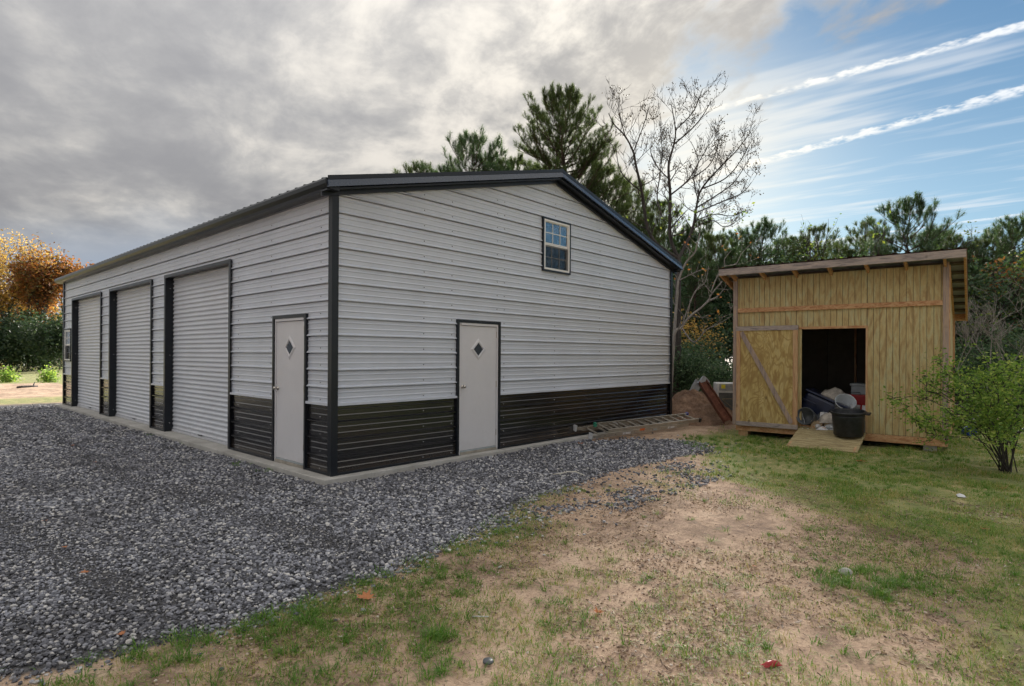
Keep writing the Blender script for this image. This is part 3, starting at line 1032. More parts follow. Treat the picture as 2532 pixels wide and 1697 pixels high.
# walk doors (built facing -y, along +x; turned for the left wall)
def walkdoor(T, nm='walk_door'):
    W, H = 0.975, DOOR_TOP
    d = empty(nm)
    d.parent = building
    d.matrix_local = T
    b = MB()
    b.box(0, 0.040, -0.043, 0.02, -0.009, H)
    b.box(W - 0.040, W, -0.043, 0.02, -0.009, H)
    b.box(0.0402, W - 0.0402, -0.0425, 0.02, H - 0.045, H - 0.0005)
    b.build('door_trim', M['trim'], d)
    f = MB()
    f.box(0.041, 0.080, -0.022, 0.03, -0.006, H - 0.046)
    f.box(W - 0.080, W - 0.041, -0.022, 0.03, -0.006, H - 0.046)
    f.box(0.0802, W - 0.0802, -0.0345, 0.03, H - 0.085, H - 0.0465)
    f.build('door_frame', M['door'], d, bevel=0.003)
    MB().box(0.083, W - 0.083, -0.012, 0.03, 0.055, H - 0.089).build('door_leaf', M['door'], d, bevel=0.004)
    th = MB().box(0.0805, W - 0.0805, -0.030, 0.04, -0.007, 0.030)
    th.build('threshold', M['alu'], d)
    MB().box(0.084, W - 0.084, -0.018, -0.0125, 0.032, 0.054).build('door_sweep', M['greyp'], d)
    # diamond light
    cx_, cz_ = W * 0.49, 1.655
    fr = MB()
    for ra, rb, ya, yb in ((0.172, 0.140, -0.0125, -0.026), (0.140, 0.118, -0.026, -0.026), (0.118, 0.100, -0.026, -0.010)):
        A = [(cx_ + ra * dx, ya, cz_ + ra * dz_) for dx, dz_ in ((1, 0), (0, 1.02), (-1, 0), (0, -1.02))]
        B = [(cx_ + rb * dx, yb, cz_ + rb * dz_) for dx, dz_ in ((1, 0), (0, 1.02), (-1, 0), (0, -1.02))]
        for i in range(4):
            j = (i + 1) % 4
            fr.quad(A[j], A[i], B[i], B[j])
    fr.build('diamond_frame', M['door'], d)
    MB().quad((cx_ + 0.103, -0.0135, cz_), (cx_, -0.0135, cz_ + 0.105), (cx_ - 0.103, -0.0135, cz_), (cx_, -0.0135, cz_ - 0.105)).build('diamond_backing', M['darkbox'], d)
    MB().quad((cx_ + 0.103, -0.0155, cz_), (cx_, -0.0155, cz_ + 0.105), (cx_ - 0.103, -0.0155, cz_), (cx_, -0.0155, cz_ - 0.105)).build('pane', M['glass'], d)
    MB().lathe([(0.0, -0.014), (0.030, -0.014), (0.030, -0.020), (0.013, -0.024), (0.012, -0.045), (0.024, -0.055), (0.028, -0.068), (0.022, -0.082), (0.0005, -0.086)], (0.130, 0, 1.065), 16, 'y').build('door_knob', M['knob'], d, smooth=True)
    for zz in (0.28, 1.08, 1.9):
        MB().tube([(W - 0.0815, -0.019, zz - 0.05), (W - 0.0815, -0.019, zz + 0.05)], 0.006, 6).build('hinge', M['alu'], d)
    return d


walkdoor(Matrix.Translation((WALK_X[0], 0, 0)))
# on the left wall: local +x runs towards the near corner (-y), local -y points out (-x)
walkdoor(Matrix(((0, 1, 0, 0), (-1, 0, 0, WALK_Y[1]), (0, 0, 1, 0), (0, 0, 0, 1))))


def window(T, W, H):
    d = empty('window')
    d.parent = building
    d.matrix_local = T

    def ring(x0, x1, z0, z1, wd, y0, y1, nm, mt, bev=0.0):
        b = MB()
        b.box(x0, x0 + wd, y0, y1, z0, z1)
        b.box(x1 - wd, x1, y0, y1, z0, z1)
        b.box(x0 + wd + .0002, x1 - wd - .0002, y0 + .0003, y1, z0, z0 + wd)
        b.box(x0 + wd + .0002, x1 - wd - .0002, y0 + .0003, y1, z1 - wd, z1)
        b.build(nm, mt, d)
    ring(0, W, 0, H, 0.028, -0.045, 0.02, 'window_trim', M['trim'])
    ring(0.0345, W - 0.0345, 0.0345, H - 0.0345, 0.032, -0.040, 0.03, 'window_frame', M['white'])
    x0, x1 = 0.061, W - 0.061
    zm = H * 0.505
    for z0, z1, yy, nm in ((zm + 0.012, H - 0.061, -0.012, 'upper_sash'), (0.061, zm - 0.014, 0.006, 'lower_sash')):
        ring(x0, x1, z0, z1, 0.022, yy - 0.008, yy + 0.012, nm, M['white'])
        a0, a1, b0, b1 = x0 + 0.022, x1 - 0.022, z0 + 0.022, z1 - 0.022
        mu = MB()
        for k in (1, 2):
            xx = a0 + (a1 - a0) * k / 3
            mu.box(xx - 0.007, xx + 0.007, yy - 0.006, yy + 0.004, b0, b1)
        zz = (b0 + b1) / 2
        mu.box(a0, a1, yy - 0.0055, yy + 0.0035, zz - 0.007, zz + 0.007)
        mu.build('muntin_grid', M['white'], d)
        for i in range(3):
            for j in range(2):
                xa, xb = a0 + (a1 - a0) * i / 3 + .007, a0 + (a1 - a0) * (i + 1) / 3 - .007
                za, zb = b0 + (zz - b0) * j + .007 * j, zz - .007 if j == 0 else b1
                if j == 1:
                    za = zz + .007
                MB().box(xa, xb, yy - 0.001, yy + 0.002, za, zb).build('pane', M['glass'], d)
    MB().quad((x0 + .005, -0.022, 0.062), (x1 - .005, -0.022, 0.062), (x1 - .005, -0.022, zm - 0.014), (x0 + .005, -0.022, zm - 0.014)).build('insect_screen', M['screen'], d)
    MB().box(x0 - .02, x1 + .02, -0.016, 0.03, zm - 0.012, zm + 0.010).build('meeting_rail', M['white'], d)
    b = MB().box(0.02, W - 0.02, 0.35, 0.36, 0.02, H - 0.02)
    b.build('window_backing', M['darkbox'], d)
    sidew = MB()
    sidew.box(0.02, 0.03, 0.031, 0.35, 0.02, H - 0.02).box(W - 0.03, W - 0.02, 0.031, 0.35, 0.02, H - 0.02).box(0.03, W - 0.03, 0.031, 0.35, 0.02, 0.03).box(0.03, W - 0.03, 0.031, 0.35, H - 0.03, H - 0.02)
    sidew.build('window_reveal', M['darkbox'], d)
    return d


window(Matrix.Translation((WIN_X[0], 0, WIN_ZX[0])), WIN_X[1] - WIN_X[0], WIN_ZX[1] - WIN_ZX[0])
window(Matrix(((0, 1, 0, 0), (-1, 0, 0, WIN_Y[1]), (0, 0, 1, WIN_ZY[0]), (0, 0, 0, 1))), WIN_Y[1] - WIN_Y[0], WIN_ZY[1] - WIN_ZY[0])
# ------------------------------------------------------------------ wooden shed, 3.66 x 3.05 m, mono-pitch roof
SH = Matrix.Translation((8.3668, -1.8859, 0)) @ Matrix.Rotation(math.atan2(-0.99695, 0.07799), 4, 'Z')
SHZ = math.atan2(-0.99695, 0.07799)


def S(u, v, z):
    return SH @ Vector((u, v, z))


shed = empty('wooden_shed', (8.3668, -1.8859, 0), SHZ)
tag(shed, 'small wooden shed of yellow-green plywood siding with a lean-to roof and open doorway', 'shed')
SL, SD = 3.658, 3.05
ST, SB = 3.20, 2.48                      # wall top front and back
FZ = 0.150                               # floor level


def wt(v):
    return ST + (SB - ST) * v / SD


def part(b, nm, mt, par=shed, **k):
    return b.build(nm, mt, par, **k)


# front siding: strips between the saw-cut grooves of three plywood sheets
front_back = MB().box(0.02, 1.262, 0.014, 0.030, FZ - 0.02, ST).box(1.262, 2.418, 0.014, 0.030, 2.165, ST).box(2.418, SL - 0.02, 0.014, 0.030, FZ - 0.02, ST)
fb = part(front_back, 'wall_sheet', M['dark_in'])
grv = 0.1016
x = 0.086
edges = [0.0]
k = 0
while edges[-1] < SL - 0.05:
    edges.append(round((k + 1) * grv, 4))
    k += 1
edges[-1] = SL
for xa, xb in zip(edges[:-1], edges[1:]):
    seam = any(abs(xb - s) < 0.03 for s in (1.2192, 2.4384))
    ga, gb = 0.0035, (0.0065 if seam else 0.0035)
    segs = [(FZ - 0.03, ST - 0.002)]
    a_, b__ = xa + ga, xb - gb
    if a_ >= 1.26 and b__ <= 2.44:
        segs = [(2.158, ST - 0.002)]
        if b__ > 2.42:
            b__ = 2.430
    for za, zb in segs:
        part(MB().box(a_, b__, 0.0, 0.0135, za, zb), 'siding_board', M['t111'])
# edge lining of the doorway
part(MB().box(2.4185, 2.455, -0.012, 0.075, FZ, 2.158), 'door_jamb', M['freshv'])
part(MB().box(1.225, 1.2615, 0.031, 0.075, FZ, 2.158), 'door_jamb', M['freshv'])
part(MB().box(1.262, 2.418, -0.010, 0.075, 2.110, 2.157), 'door_header', M['fresh'])
# corner posts and girt
part(MB().box(-0.012, 0.078, -0.038, -0.001, FZ - 0.02, ST + 0.01), 'corner_board', M['grey_woodv'], bevel=0.003)
part(MB().box(SL - 0.075, SL + 0.012, -0.038, -0.001, FZ - 0.02, ST + 0.03), 'corner_board', M['grey_woodv'], bevel=0.003)
part(MB().box(0.080, SL - 0.077, -0.038, -0.001, 2.482, 2.572), 'girt_board', M['fresh'], bevel=0.003)


# side and back walls
def sidewall(u0, u1, nm, n=30):
    for i in range(n):
        va, vb = SD * i / n + 0.0035, SD * (i + 1) / n - 0.0035
        b = MB()
        b.v = [(u0, va, FZ - .03), (u1, va, FZ - .03), (u1, vb, FZ - .03), (u0, vb, FZ - .03), (u0, va, wt(va)), (u1, va, wt(va)), (u1, vb, wt(vb)), (u0, vb, wt(vb))]
        b.f = [(0, 3, 2, 1), (4, 5, 6, 7), (0, 1, 5, 4), (1, 2, 6, 5), (2, 3, 7, 6), (3, 0, 4, 7)]
        part(b, 'siding_board', M['t111'])
    uu = u0 + (0.016 if u0 > 1 else 0) * 0
    ui = (u0 - 0.012, u0 - 0.001) if u0 > 1 else (u1 + 0.001, u1 + 0.012)
    b = MB()
    b.v = [(ui[0], 0.031, FZ - .02), (ui[1], 0.031, FZ - .02), (ui[1], SD - .02, FZ - .02), (ui[0], SD - .02, FZ - .02), (ui[0], 0.031, wt(0.03)), (ui[1], 0.031, wt(0.03)), (ui[1], SD - .02, wt(SD)), (ui[0], SD - .02, wt(SD))]
    b.f = [(0, 3, 2, 1), (4, 5, 6, 7), (0, 1, 5, 4), (1, 2, 6, 5), (2, 3, 7, 6), (3, 0, 4, 7)]
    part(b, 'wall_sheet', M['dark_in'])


sidewall(SL - 0.0135, SL, 'right')
sidewall(0.0, 0.0135, 'left')
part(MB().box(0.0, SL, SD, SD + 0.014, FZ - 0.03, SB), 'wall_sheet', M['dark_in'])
for uu in (0.62, 1.23, 1.84, 2.44, 3.05):
    part(MB().box(uu - 0.019, uu + 0.019, SD - 0.092, SD - 0.002, FZ, SB - 0.01), 'stud', M['freshv'] if uu == 1.84 else M['dark_in'])
# right corner trim boards and the back post
part(MB().box(SL + 0.001, SL + 0.030, -0.037, 0.055, FZ - 0.02, ST - 0.02), 'corner_board', M['freshv'])
part(MB().box(SL + 0.001, SL + 0.036, SD - 0.085, SD + 0.02, -0.02, SB - 0.01), 'corner_board', M['freshv'])
b = MB()
b.v = [(SL + .001, 0.056, ST - .11), (SL + .03, 0.056, ST - .11), (SL + .03, SD - .09, SB - .07), (SL + .001, SD - .09, SB - .07), (SL + .001, 0.056, ST - .02), (SL + .03, 0.056, ST - .02), (SL + .03, SD - .09, SB + .01), (SL + .001, SD - .09, SB + .01)]
b.f = [(0, 3, 2, 1), (4, 5, 6, 7), (0, 1, 5, 4), (1, 2, 6, 5), (2, 3, 7, 6), (3, 0, 4, 7)]
part(b, 'rake_board', M['fresh'])
# floor frame
part(MB().box(0.045, SL, -0.004, 0.034, 0.004, FZ - 0.012), 'rim_joist', M['fresh'], bevel=0.003)
part(MB().box(0.045, 0.083, 0.035, SD, 0.004, FZ - 0.012), 'rim_joist', M['fresh'])
part(MB().box(SL - 0.038, SL, 0.035, SD, 0.004, FZ - 0.012), 'rim_joist', M['fresh'])
part(MB().box(0.02, SL - 0.014, 0.0, SD, FZ - 0.012, FZ), 'floor', M['dark_in'])
for uu, vv in ((0.09, 0.035), (SL / 2, 0.3), (SL - 0.35, 0.06), (0.10, SD - 0.2), (SL - 0.3, SD - 0.2)):
    part(MB().box(uu, uu + 0.19, vv, vv + 0.19, -0.16, 0.003), 'footing_block', M['freshv'] if uu < 0.5 else M['concrete'])

# roof: sloping metal sheet on purlins and rafters
OV, OL, OR, OB = 0.40, 0.19, 0.25, 0.25        # overhangs: front, left, right, back


def rz(v):
    return 3.375 - 0.236 * (v + OV)              # top of the roof deck


roof_s = empty('roof')
roof_s.parent = shed
nrib = 18
upos = np.linspace(-OL - 0.01, SL + OR + 0.01, nrib + 1)
for a, b_ in zip(upos[:-1], upos[1:]):
    mb = MB()
    c = (a + b_) / 2
    pr = [(a, 0), (c - 0.030, 0), (c - 0.016, 0.020), (c + 0.016, 0.020), (c + 0.030, 0), (b_, 0)]
    for (ua, oa), (ub, ob) in zip(pr[:-1], pr[1:]):
        v0, v1 = -OV - 0.045, SD + OB
        mb.quad((ua, v0, rz(v0) + 0.004 + oa), (ub, v0, rz(v0) + 0.004 + ob), (ub, v1, rz(v1) + 0.004 + ob), (ua, v1, rz(v1) + 0.004 + oa))
    mb.build('roof_sheet', M['rust_roof'] if 'rust_roof' in M else M['rust'], roof_s)


def slope_bar(u0, u1, v0, v1, t0, t1, nm, mt, bevel=0.0):
    """bar following the roof slope between depth v0..v1, from t0 to t1 above/below the deck"""
    b = MB()
    b.v = [(u0, v0, rz(v0) + t0), (u1, v0, rz(v0) + t0), (u1, v1, rz(v1) + t0), (u0, v1, rz(v1) + t0), (u0, v0, rz(v0) + t1), (u1, v0, rz(v0) + t1), (u1, v1, rz(v1) + t1), (u0, v1, rz(v1) + t1)]
    b.f = [(0, 3, 2, 1), (4, 5, 6, 7), (0, 1, 5, 4), (1, 2, 6, 5), (2, 3, 7, 6), (3, 0, 4, 7)]
    return b.build(nm, mt, roof_s)


MB().box(-OL, SL + OR, -OV - 0.038, -OV, 3.237, 3.372).build('fascia_board', M['grey_wood'], roof_s, bevel=0.004)
slope_bar(-OL, -OL + 0.036, -OV + 0.001, SD + OB, -0.140, -0.003, 'rake_board', M['fresh'])
slope_bar(SL + OR - 0.036, SL + OR, -OV + 0.001, SD + OB, -0.150, -0.003, 'rake_board', M['fresh'])
slope_bar(-OL + .04, SL + OR - .04, SD + OB - 0.04, SD + OB, -0.14, -0.003, 'back_fascia', M['fresh'])
for uu in (0.045, 0.62, 1.23, 1.84, 2.45, 3.05, SL - 0.045):
    slope_bar(uu - 0.019, uu + 0.019, -OV + 0.001, SD + OB - 0.045, -0.145, -0.044, 'rafter', M['fresh'])
for vv in np.arange(-OV + 0.06, SD + OB - 0.1, 0.46):
    slope_bar(-OL + 0.037, SL + OR - 0.037, vv, vv + 0.085, -0.0435, -0.006, 'purlin', M['dark_in'])
slope_bar(-OL + 0.037, SL + OR - 0.037, -OV + 0.002, SD + OB - 0.05, -0.005, -0.001, 'roof_deck', M['lgrey'])

# sliding door pushed to the left of the doorway
sdoor = empty('sliding_door')
sdoor.parent = shed
dv0, dv1 = -0.080, -0.042
MB().box(0.085, 1.235, dv0 + 0.022, dv1, 0.145, 2.165).build('door_sheet', M['ply'], sdoor)
MB().box(0.055, 1.268, dv0, dv0 + 0.021, 2.098, 2.190).build('top_rail', M['grey_wood'], sdoor, bevel=0.003)
MB().box(0.075, 1.266, dv0, dv0 + 0.021, 0.118, 0.208).build('bottom_rail', M['grey_wood'], sdoor, bevel=0.003)
MB().box(0.072, 0.150, dv0, dv0 + 0.021, 0.210, 2.096).build('stile', M['freshv'], sdoor, bevel=0.003)
MB().box(1.172, 1.262, dv0, dv0 + 0.021, 0.210, 2.096).build('stile', M['freshv'], sdoor, bevel=0.003)
MB().beam((0.165, dv0 + 0.0105, 2.07), (1.155, dv0 + 0.0105, 0.235), 0.090, 0.0205, up=(0, 1, 0)).build('diagonal_brace', M['grey_woodv'], sdoor, bevel=0.003)

# ramp of decking planks
ramp = empty('ramp', S(1.30, -0.045, 0), SHZ)
tag(ramp, 'short plank ramp sloping from the shed doorway down to the grass', 'ramp')
R0, R1 = (0.0, 0.150), (-1.05, -0.085)       # (v,z) top and bottom
RLEN = math.hypot(R0[0] - R1[0], R0[1] - R1[1])
RANG = math.atan2(R0[1] - R1[1], R0[0] - R1[0])
npl = 9
for i in range(npl):
    d0 = RLEN * i / npl + 0.003
    d1 = RLEN * (i + 1) / npl - 0.003
    b = MB()
    # each plank has a few shallow tread grooves
    for q in range(3):
        e0, e1 = d0 + (d1 - d0) * q / 3 + .002, d0 + (d1 - d0) * (q + 1) / 3 - .002
        b.box(-0.015 + 0.004 * math.sin(i * 2.1), 1.135 + 0.005 * math.sin(i * 3.7), -e1, -e0, -0.014, 0.006)
    b.box(-0.012, 1.130, -d1, -d0, -0.030, -0.0141)
    o_ = b.build('plank', M['deck'], ramp, rot=(RANG, 0, 0), loc=(0, 0, 0.150 - 0.002))
for uu in (0.02, 1.08):
    MB().beam((uu, -0.02, 0.085), (uu, -1.0, -0.10), 0.036, 0.075).build('stringer', M['freshv'], ramp)


def ramp_z(v):
    return 0.150 + (v + 0.045) * math.tan(RANG)


# ------------------------------------------------------------------ things on the ramp and in the doorway
tub = empty('plastic_tub', S(2.185, -0.30, ramp_z(-0.30) + 0.026), SHZ)
tub.rotation_euler = (math.radians(5), 0, SHZ)
tag(tub, 'big black round plastic tub standing on the ramp in the shed doorway', 'tub')
MB().lathe([(0.0, 0.0), (0.235, 0.0), (0.245, 0.012), (0.268, 0.36), (0.272, 0.40), (0.272, 0.40), (0.290, 0.402), (0.296, 0.415), (0.296, 0.445), (0.288, 0.452), (0.270, 0.450), (0.262, 0.43), (0.238, 0.02), (0.0, 0.015)], n=40).build('tub_body', M['tub'], tub, smooth=True)
MB().lathe([(0.297, 0.428), (0.303, 0.433), (0.303, 0.440), (0.297, 0.445)], n=40).build('rim_band', M['tub'], tub, smooth=True)
for sg in (-1, 1):
    MB().box(sg * 0.295 - 0.02, sg * 0.295 + 0.045 * sg + 0.02, -0.09, 0.09, 0.40, 0.432).build('handle', M['tub'], tub, bevel=0.008)


def thing(nm, b, mt, loc, rot=(0, 0, 0), label='', cat='', smooth=False, bevel=0.0):
    o_ = b.build(nm, mt, None, smooth=smooth, bevel=bevel)
    o_.matrix_world = Matrix.Translation(S(*loc)) @ Matrix.Rotation(SHZ, 4, 'Z') @ Matrix.Rotation(rot[2], 4, 'Z') @ Matrix.Rotation(rot[1], 4, 'Y') @ Matrix.Rotation(rot[0], 4, 'X')
    return tag(o_, label, cat)


def crumple(w_, d_, h_, n=9, seed=0, sharp=1.0):
    """a rumpled heap of cloth"""
    b = MB()
    q = np.linspace(-1, 1, n)
    XX, YY = np.meshgrid(q, q)
    R = np.clip(1 - (XX ** 2 + YY ** 2) * 0.55, 0, 1)
    ZZ = h_ * R * (0.45 + 0.9 * fbm(XX * 2.2 * sharp + seed, YY * 2.2 * sharp + 3, seed))
    ed = (np.abs(XX) > .99) | (np.abs(YY) > .99)
    ZZ[ed] = 0.0
    jx = (fbm(XX * 3 + 9, YY * 3, seed + 5) - .5) * 0.3
    for j in range(n):
        for i in range(n):
            b.v.append(((XX[j, i] + jx[j, i]) * w_ / 2, (YY[j, i] + jx[j, i]) * d_ / 2, float(ZZ[j, i])))
    for j in range(n - 1):
        for i in range(n - 1):
            b.f.append((j * n + i, j * n + i + 1, (j + 1) * n + i + 1, (j + 1) * n + i))
    return b


def pail(r0, r1, h, wall=0.006, n=28):
    return MB().lathe([(0.0, 0.0), (r0, 0.0), (r1, h - 0.02), (r1 + 0.008, h - 0.018), (r1 + 0.008, h), (r1, h), (r1 - wall, h - 0.01), (r0 - wall, wall), (0.0, wall)], n=n)


# big navy bin tipped on its side, with its lid
bin_ = empty('storage_bin')
bin_.scale = (1.2, 1.2, 1.2)
bin_.matrix_world = Matrix.Translation(S(1.62, 0.62, FZ + 0.36)) @ Matrix.Rotation(SHZ, 4, 'Z') @ Matrix.Rotation(math.radians(24), 4, 'Y') @ Matrix.Scale(1.2, 4)
tag(bin_, 'glossy navy storage bin lying tilted at the left of the junk pile', 'bin')
MB().box(-0.34, 0.34, -0.24, 0.24, -0.20, 0.18).build('bin_body', M['navy'], bin_, bevel=0.05)
MB().box(-0.36, 0.36, -0.26, 0.26, 0.181, 0.215).build('bin_lid', M['navy'], bin_, bevel=0.012)
MB().box(-0.34, -0.10, -0.263, -0.242, 0.02, 0.05).build('handle', M['navy'], bin_, bevel=0.006)
thing('bucket', pail(0.13, 0.165, 0.26), M['dgrey'], (1.46, 0.14, FZ + 0.20), (math.radians(78), 0, math.radians(-12)), 'small dark bucket lying with its mouth towards the ramp', 'bucket', True)
thing('pail', pail(0.15, 0.18, 0.30), M['clearp'], (1.98, 0.40, FZ + 0.36), (math.radians(48), math.radians(12), 0.2), 'frosted grey plastic pail tipped behind the black tub', 'pail', True)
tool = empty('toolbox')
tool.matrix_world = Matrix.Translation(S(2.12, 0.85, FZ + 0.30)) @ Matrix.Rotation(SHZ + 0.05, 4, 'Z')
tag(tool, 'long dark red metal toolbox in front of the grey crate', 'toolbox')
b = MB()
b.prism([(-0.36, 0.0), (0.36, 0.0), (0.36, 0.28), (0.26, 0.36), (-0.30, 0.36), (-0.36, 0.30)], -0.12, 0.12).xf(Matrix(((1, 0, 0, 0), (0, 0, 1, 0), (0, 1, 0, 0), (0, 0, 0, 1))))
b.f = [tuple(reversed(q)) for q in b.f]
b.build('toolbox_body', M['red'], tool, bevel=0.008)
MB().tube([(-0.1, 0, 0.36), (-0.1, 0, 0.40), (0.1, 0, 0.40), (0.1, 0, 0.36)], 0.008, 6).build('handle', M['screw'], tool)
crate = empty('plastic_crate')
crate.matrix_world = Matrix.Translation(S(2.32, 1.30, FZ + 0.36)) @ Matrix.Rotation(SHZ, 4, 'Z')
tag(crate, 'blue-grey lidded plastic crate against the back of the shed', 'crate')
MB().box(-0.30, 0.36, -0.2, 0.2, 0.0, 0.46).build('crate_body', M['greyp'], crate, bevel=0.02)
MB().box(-0.32, 0.38, -0.22, 0.22, 0.461, 0.51).build('crate_lid', M['greyp'], crate, bevel=0.012)
for i, (uu, vv, lb) in enumerate(((2.20, 0.40, 'white paint can behind the tub, left of the pair'), (2.385, 0.38, 'white paint can next to the right door jamb'))):
    can = empty('paint_can')
    can.matrix_world = Matrix.Translation(S(uu, vv, FZ + 0.28)) @ Matrix.Rotation(SHZ + i, 4, 'Z') @ Matrix.Rotation(0.1, 4, 'X')
    tag(can, lb, 'paint can', 'paint cans behind the tub')
    MB().lathe([(0.0, 0), (0.083, 0), (0.083, 0.185), (0.086, 0.188), (0.086, 0.196), (0.072, 0.196), (0.070, 0.186), (0.0, 0.186)], n=24).build('can_body', M['enamel'], can, smooth=False)
    MB().lathe([(0.0845, 0.04), (0.0845, 0.15)], n=24).build('can_label', M['paper'] if i else M['greyp'], can, smooth=True)
thing('wooden_box', MB().box(-0.28, 0.3, -0.2, 0.2, 0.0, 0.28), M['cart'], (2.28, 0.42, FZ), (0, 0, 0), 'low cardboard carton under the white paint cans', 'carton', bevel=0.006)
thing('cardboard_box', MB().box(-0.13, 0.13, -0.10, 0.10, 0.0, 0.14), M['cart'], (1.80, 0.16, FZ), (0.06, 0.12, 0.3), 'crushed tan cardboard box left of the black tub', 'box', bevel=0.006)
thing('rag_heap', crumple(0.42, 0.34, 0.22, seed=4), M['cloth'], (1.80, 0.18, FZ + 0.13), (0, 0, 0.3), 'dusty pale rags heaped on the cardboard box', 'rags', True)
thing('grey_sack', crumple(0.62, 0.40, 0.24, seed=8), M['cloth'], (1.80, 0.70, FZ + 0.52), (0, 0.32, 0.1), 'dusty grey sack slumped over the navy bin', 'sack', True)
thing('booklet', MB().box(-0.12, 0.12, -0.003, 0.003, 0.0, 0.17), M['paper'], (1.86, 0.01, FZ), (math.radians(-24), 0.06, 0.1), 'white booklet propped at the edge of the floor', 'booklet')
thing('paper_sheet', crumple(0.20, 0.16, 0.06, seed=12), M['paper'], (1.69, -0.01, FZ), (0, 0, 0.2), 'crumpled white paper bag beside the booklet', 'paper', True)
thing('wood_scrap', MB().box(-0.24, 0.24, -0.04, 0.04, 0.0, 0.022), M['fresh'], (1.52, -0.005, FZ + 0.035), (0, 0.05, -0.06), 'short plank scrap lying inside the sill below the small bucket', 'plank')
thing('wood_offcut', MB().box(-0.20, 0.20, -0.05, 0.05, 0.0, 0.03), M['deck'], (1.50, 0.01, FZ), (0, 0, 0.08), 'pale offcut board under the plank scrap', 'board')
thing('cable_coil', MB().lathe([(0.055 + 0.012 * math.cos(a), 0.012 * math.sin(a) + 0.012) for a in np.linspace(0, 2 * math.pi, 9)], n=20), M['enamel'], (1.40, -0.02, FZ), (0.5, 0, 0), 'little white coil of cable at the left end of the sill', 'cable', True)
thing('metal_rod', MB().tube([(0, 0, 0), (-0.10, 0.05, 0.32)], 0.007, 6), M['chrome'], (1.40, 0.03, FZ), (0, 0, 0), 'bright thin rod leaning at the left door edge', 'rod')
thing('junk_heap', crumple(1.15, 0.75, 0.42, n=19, seed=21, sharp=2.4), M['dgrey'], (1.86, 0.55, FZ), (0, 0, 0), 'low dark heap of mixed junk on the shed floor', 'junk', True)
for i, (uu, vv, s_) in enumerate(((1.62, 0.10, 0.05), (1.72, 0.06, 0.035), (1.95, 0.10, 0.045))):
    thing('bottle', MB().lathe([(0.0, 0), (s_, 0), (s_, s_ * 3), (s_ * .4, s_ * 3.8), (s_ * .4, s_ * 4.4), (0.0, s_ * 4.4)], n=14), (M['enamel'], M['greyp'], M['clearp'])[i], (uu, vv, FZ + s_), (math.radians(88), 0, 1.2 * i), ('white bottle lying among the rags near the small bucket', 'little grey bottle lying by the cardboard box', 'clear bottle lying against the black tub')[i], 'bottle', True)

sc_ = empty('wooden_crate')
sc_.matrix_world = Matrix.Translation(S(2.10, 1.05, FZ)) @ Matrix.Rotation(SHZ, 4, 'Z')
tag(sc_, 'low wooden crate that carries the red toolbox', 'crate')
for k_ in range(3):
    MB().box(-0.42, 0.32, -0.34, 0.46, 0.005 + k_ * 0.10, 0.095 + k_ * 0.10).build('crate_board', M['fresh'], sc_)
for i, (uu, vv, zz, s_, mt_, lb) in enumerate(((1.58, 0.05, 0.0, 0.10, 'cart', 'small tan carton by the small bucket'), (1.98, 0.20, 0.0, 0.13, 'paper', 'white carton squeezed behind the tub'), (2.36, 0.20, 0.0, 0.14, 'greyp', 'grey carton by the right door jamb'), (1.68, 0.28, 0.16, 0.10, 'enamel', 'white lidded tin on top of the rags'))):
    thing('carton', MB().box(-s_, s_, -s_ * .8, s_ * .8, 0, s_ * 1.5), M[mt_], (uu, vv, FZ + zz), (0.05, 0.04, 0.5 * i + 0.2), lb, 'carton', bevel=0.006)

# ------------------------------------------------------------------ extension ladder lying along the gable wall
lad = empty('extension_ladder', (0, 0, 0))
tag(lad, 'aluminium extension ladder lying on the ground along the gable wall', 'ladder')
A0, A1 = np.array([5.10, -0.42]), np.array([8.95, -0.86])
dl = (A1 - A0) / np.linalg.norm(A1 - A0)
pl = np.array([-dl[1], dl[0]])
LLEN = float(np.linalg.norm(A1 - A0))
LT = math.radians(16)                    # the far rail rests higher, on the slab and the wall
LUP = np.array([-pl[0] * math.sin(LT), -pl[1] * math.sin(LT), math.cos(LT)])


def LP(s_, t_, z_):
    q = A0 + dl * s_ + pl * t_ * math.cos(LT)
    return np.array([q[0], q[1], 0.012 + t_ * math.sin(LT)]) + LUP * z_


def rail(s0, s1, t_, z_, sg):
    b = MB()
    b.beam(LP(s0, t_, z_), LP(s1, t_, z_), 0.006, 0.080, up=LUP)
    b.beam(LP(s0, t_ + sg * 0.016, z_ + 0.037), LP(s1, t_ + sg * 0.016, z_ + 0.037), 0.028, 0.006, up=LUP)
    b.beam(LP(s0, t_ + sg * 0.016, z_ - 0.037), LP(s1, t_ + sg * 0.016, z_ - 0.037), 0.028, 0.006, up=LUP)
    b.build('rail', M['alu'], lad)


rail(0.30, LLEN - 0.45, 0.0, 0.0, 1)
rail(0.30, LLEN - 0.45, 0.42, 0.0, -1)
rail(0.62, LLEN, 0.028, 0.062, 1)
rail(0.62, LLEN, 0.392, 0.062, -1)
s_ = 0.42
while s_ < LLEN - 0.5:
    MB().tube([LP(s_, 0.0, 0.0), LP(s_, 0.42, 0.0)], 0.018, 8).build('rung', M['alu'], lad)
    s_ += 0.305
s_ = 0.72
while s_ < LLEN - 0.05:
    MB().tube([LP(s_, 0.03, 0.07), LP(s_, 0.39, 0.07)], 0.018, 8).build('rung', M['alu'], lad)
    s_ += 0.305
for t_ in (0.0, 0.42):
    MB().beam(LP(0.10, t_, 0.01), LP(0.32, t_, 0.0), 0.03, 0.05, up=LUP).build('shoe_arm', M['alu'], lad)
    MB().beam(LP(0.08, t_ - 0.05, 0.03), LP(0.08, t_ + 0.05, 0.03), 0.016, 0.12, up=LUP).build('shoe_pad', M['enamel'], lad, bevel=0.004)
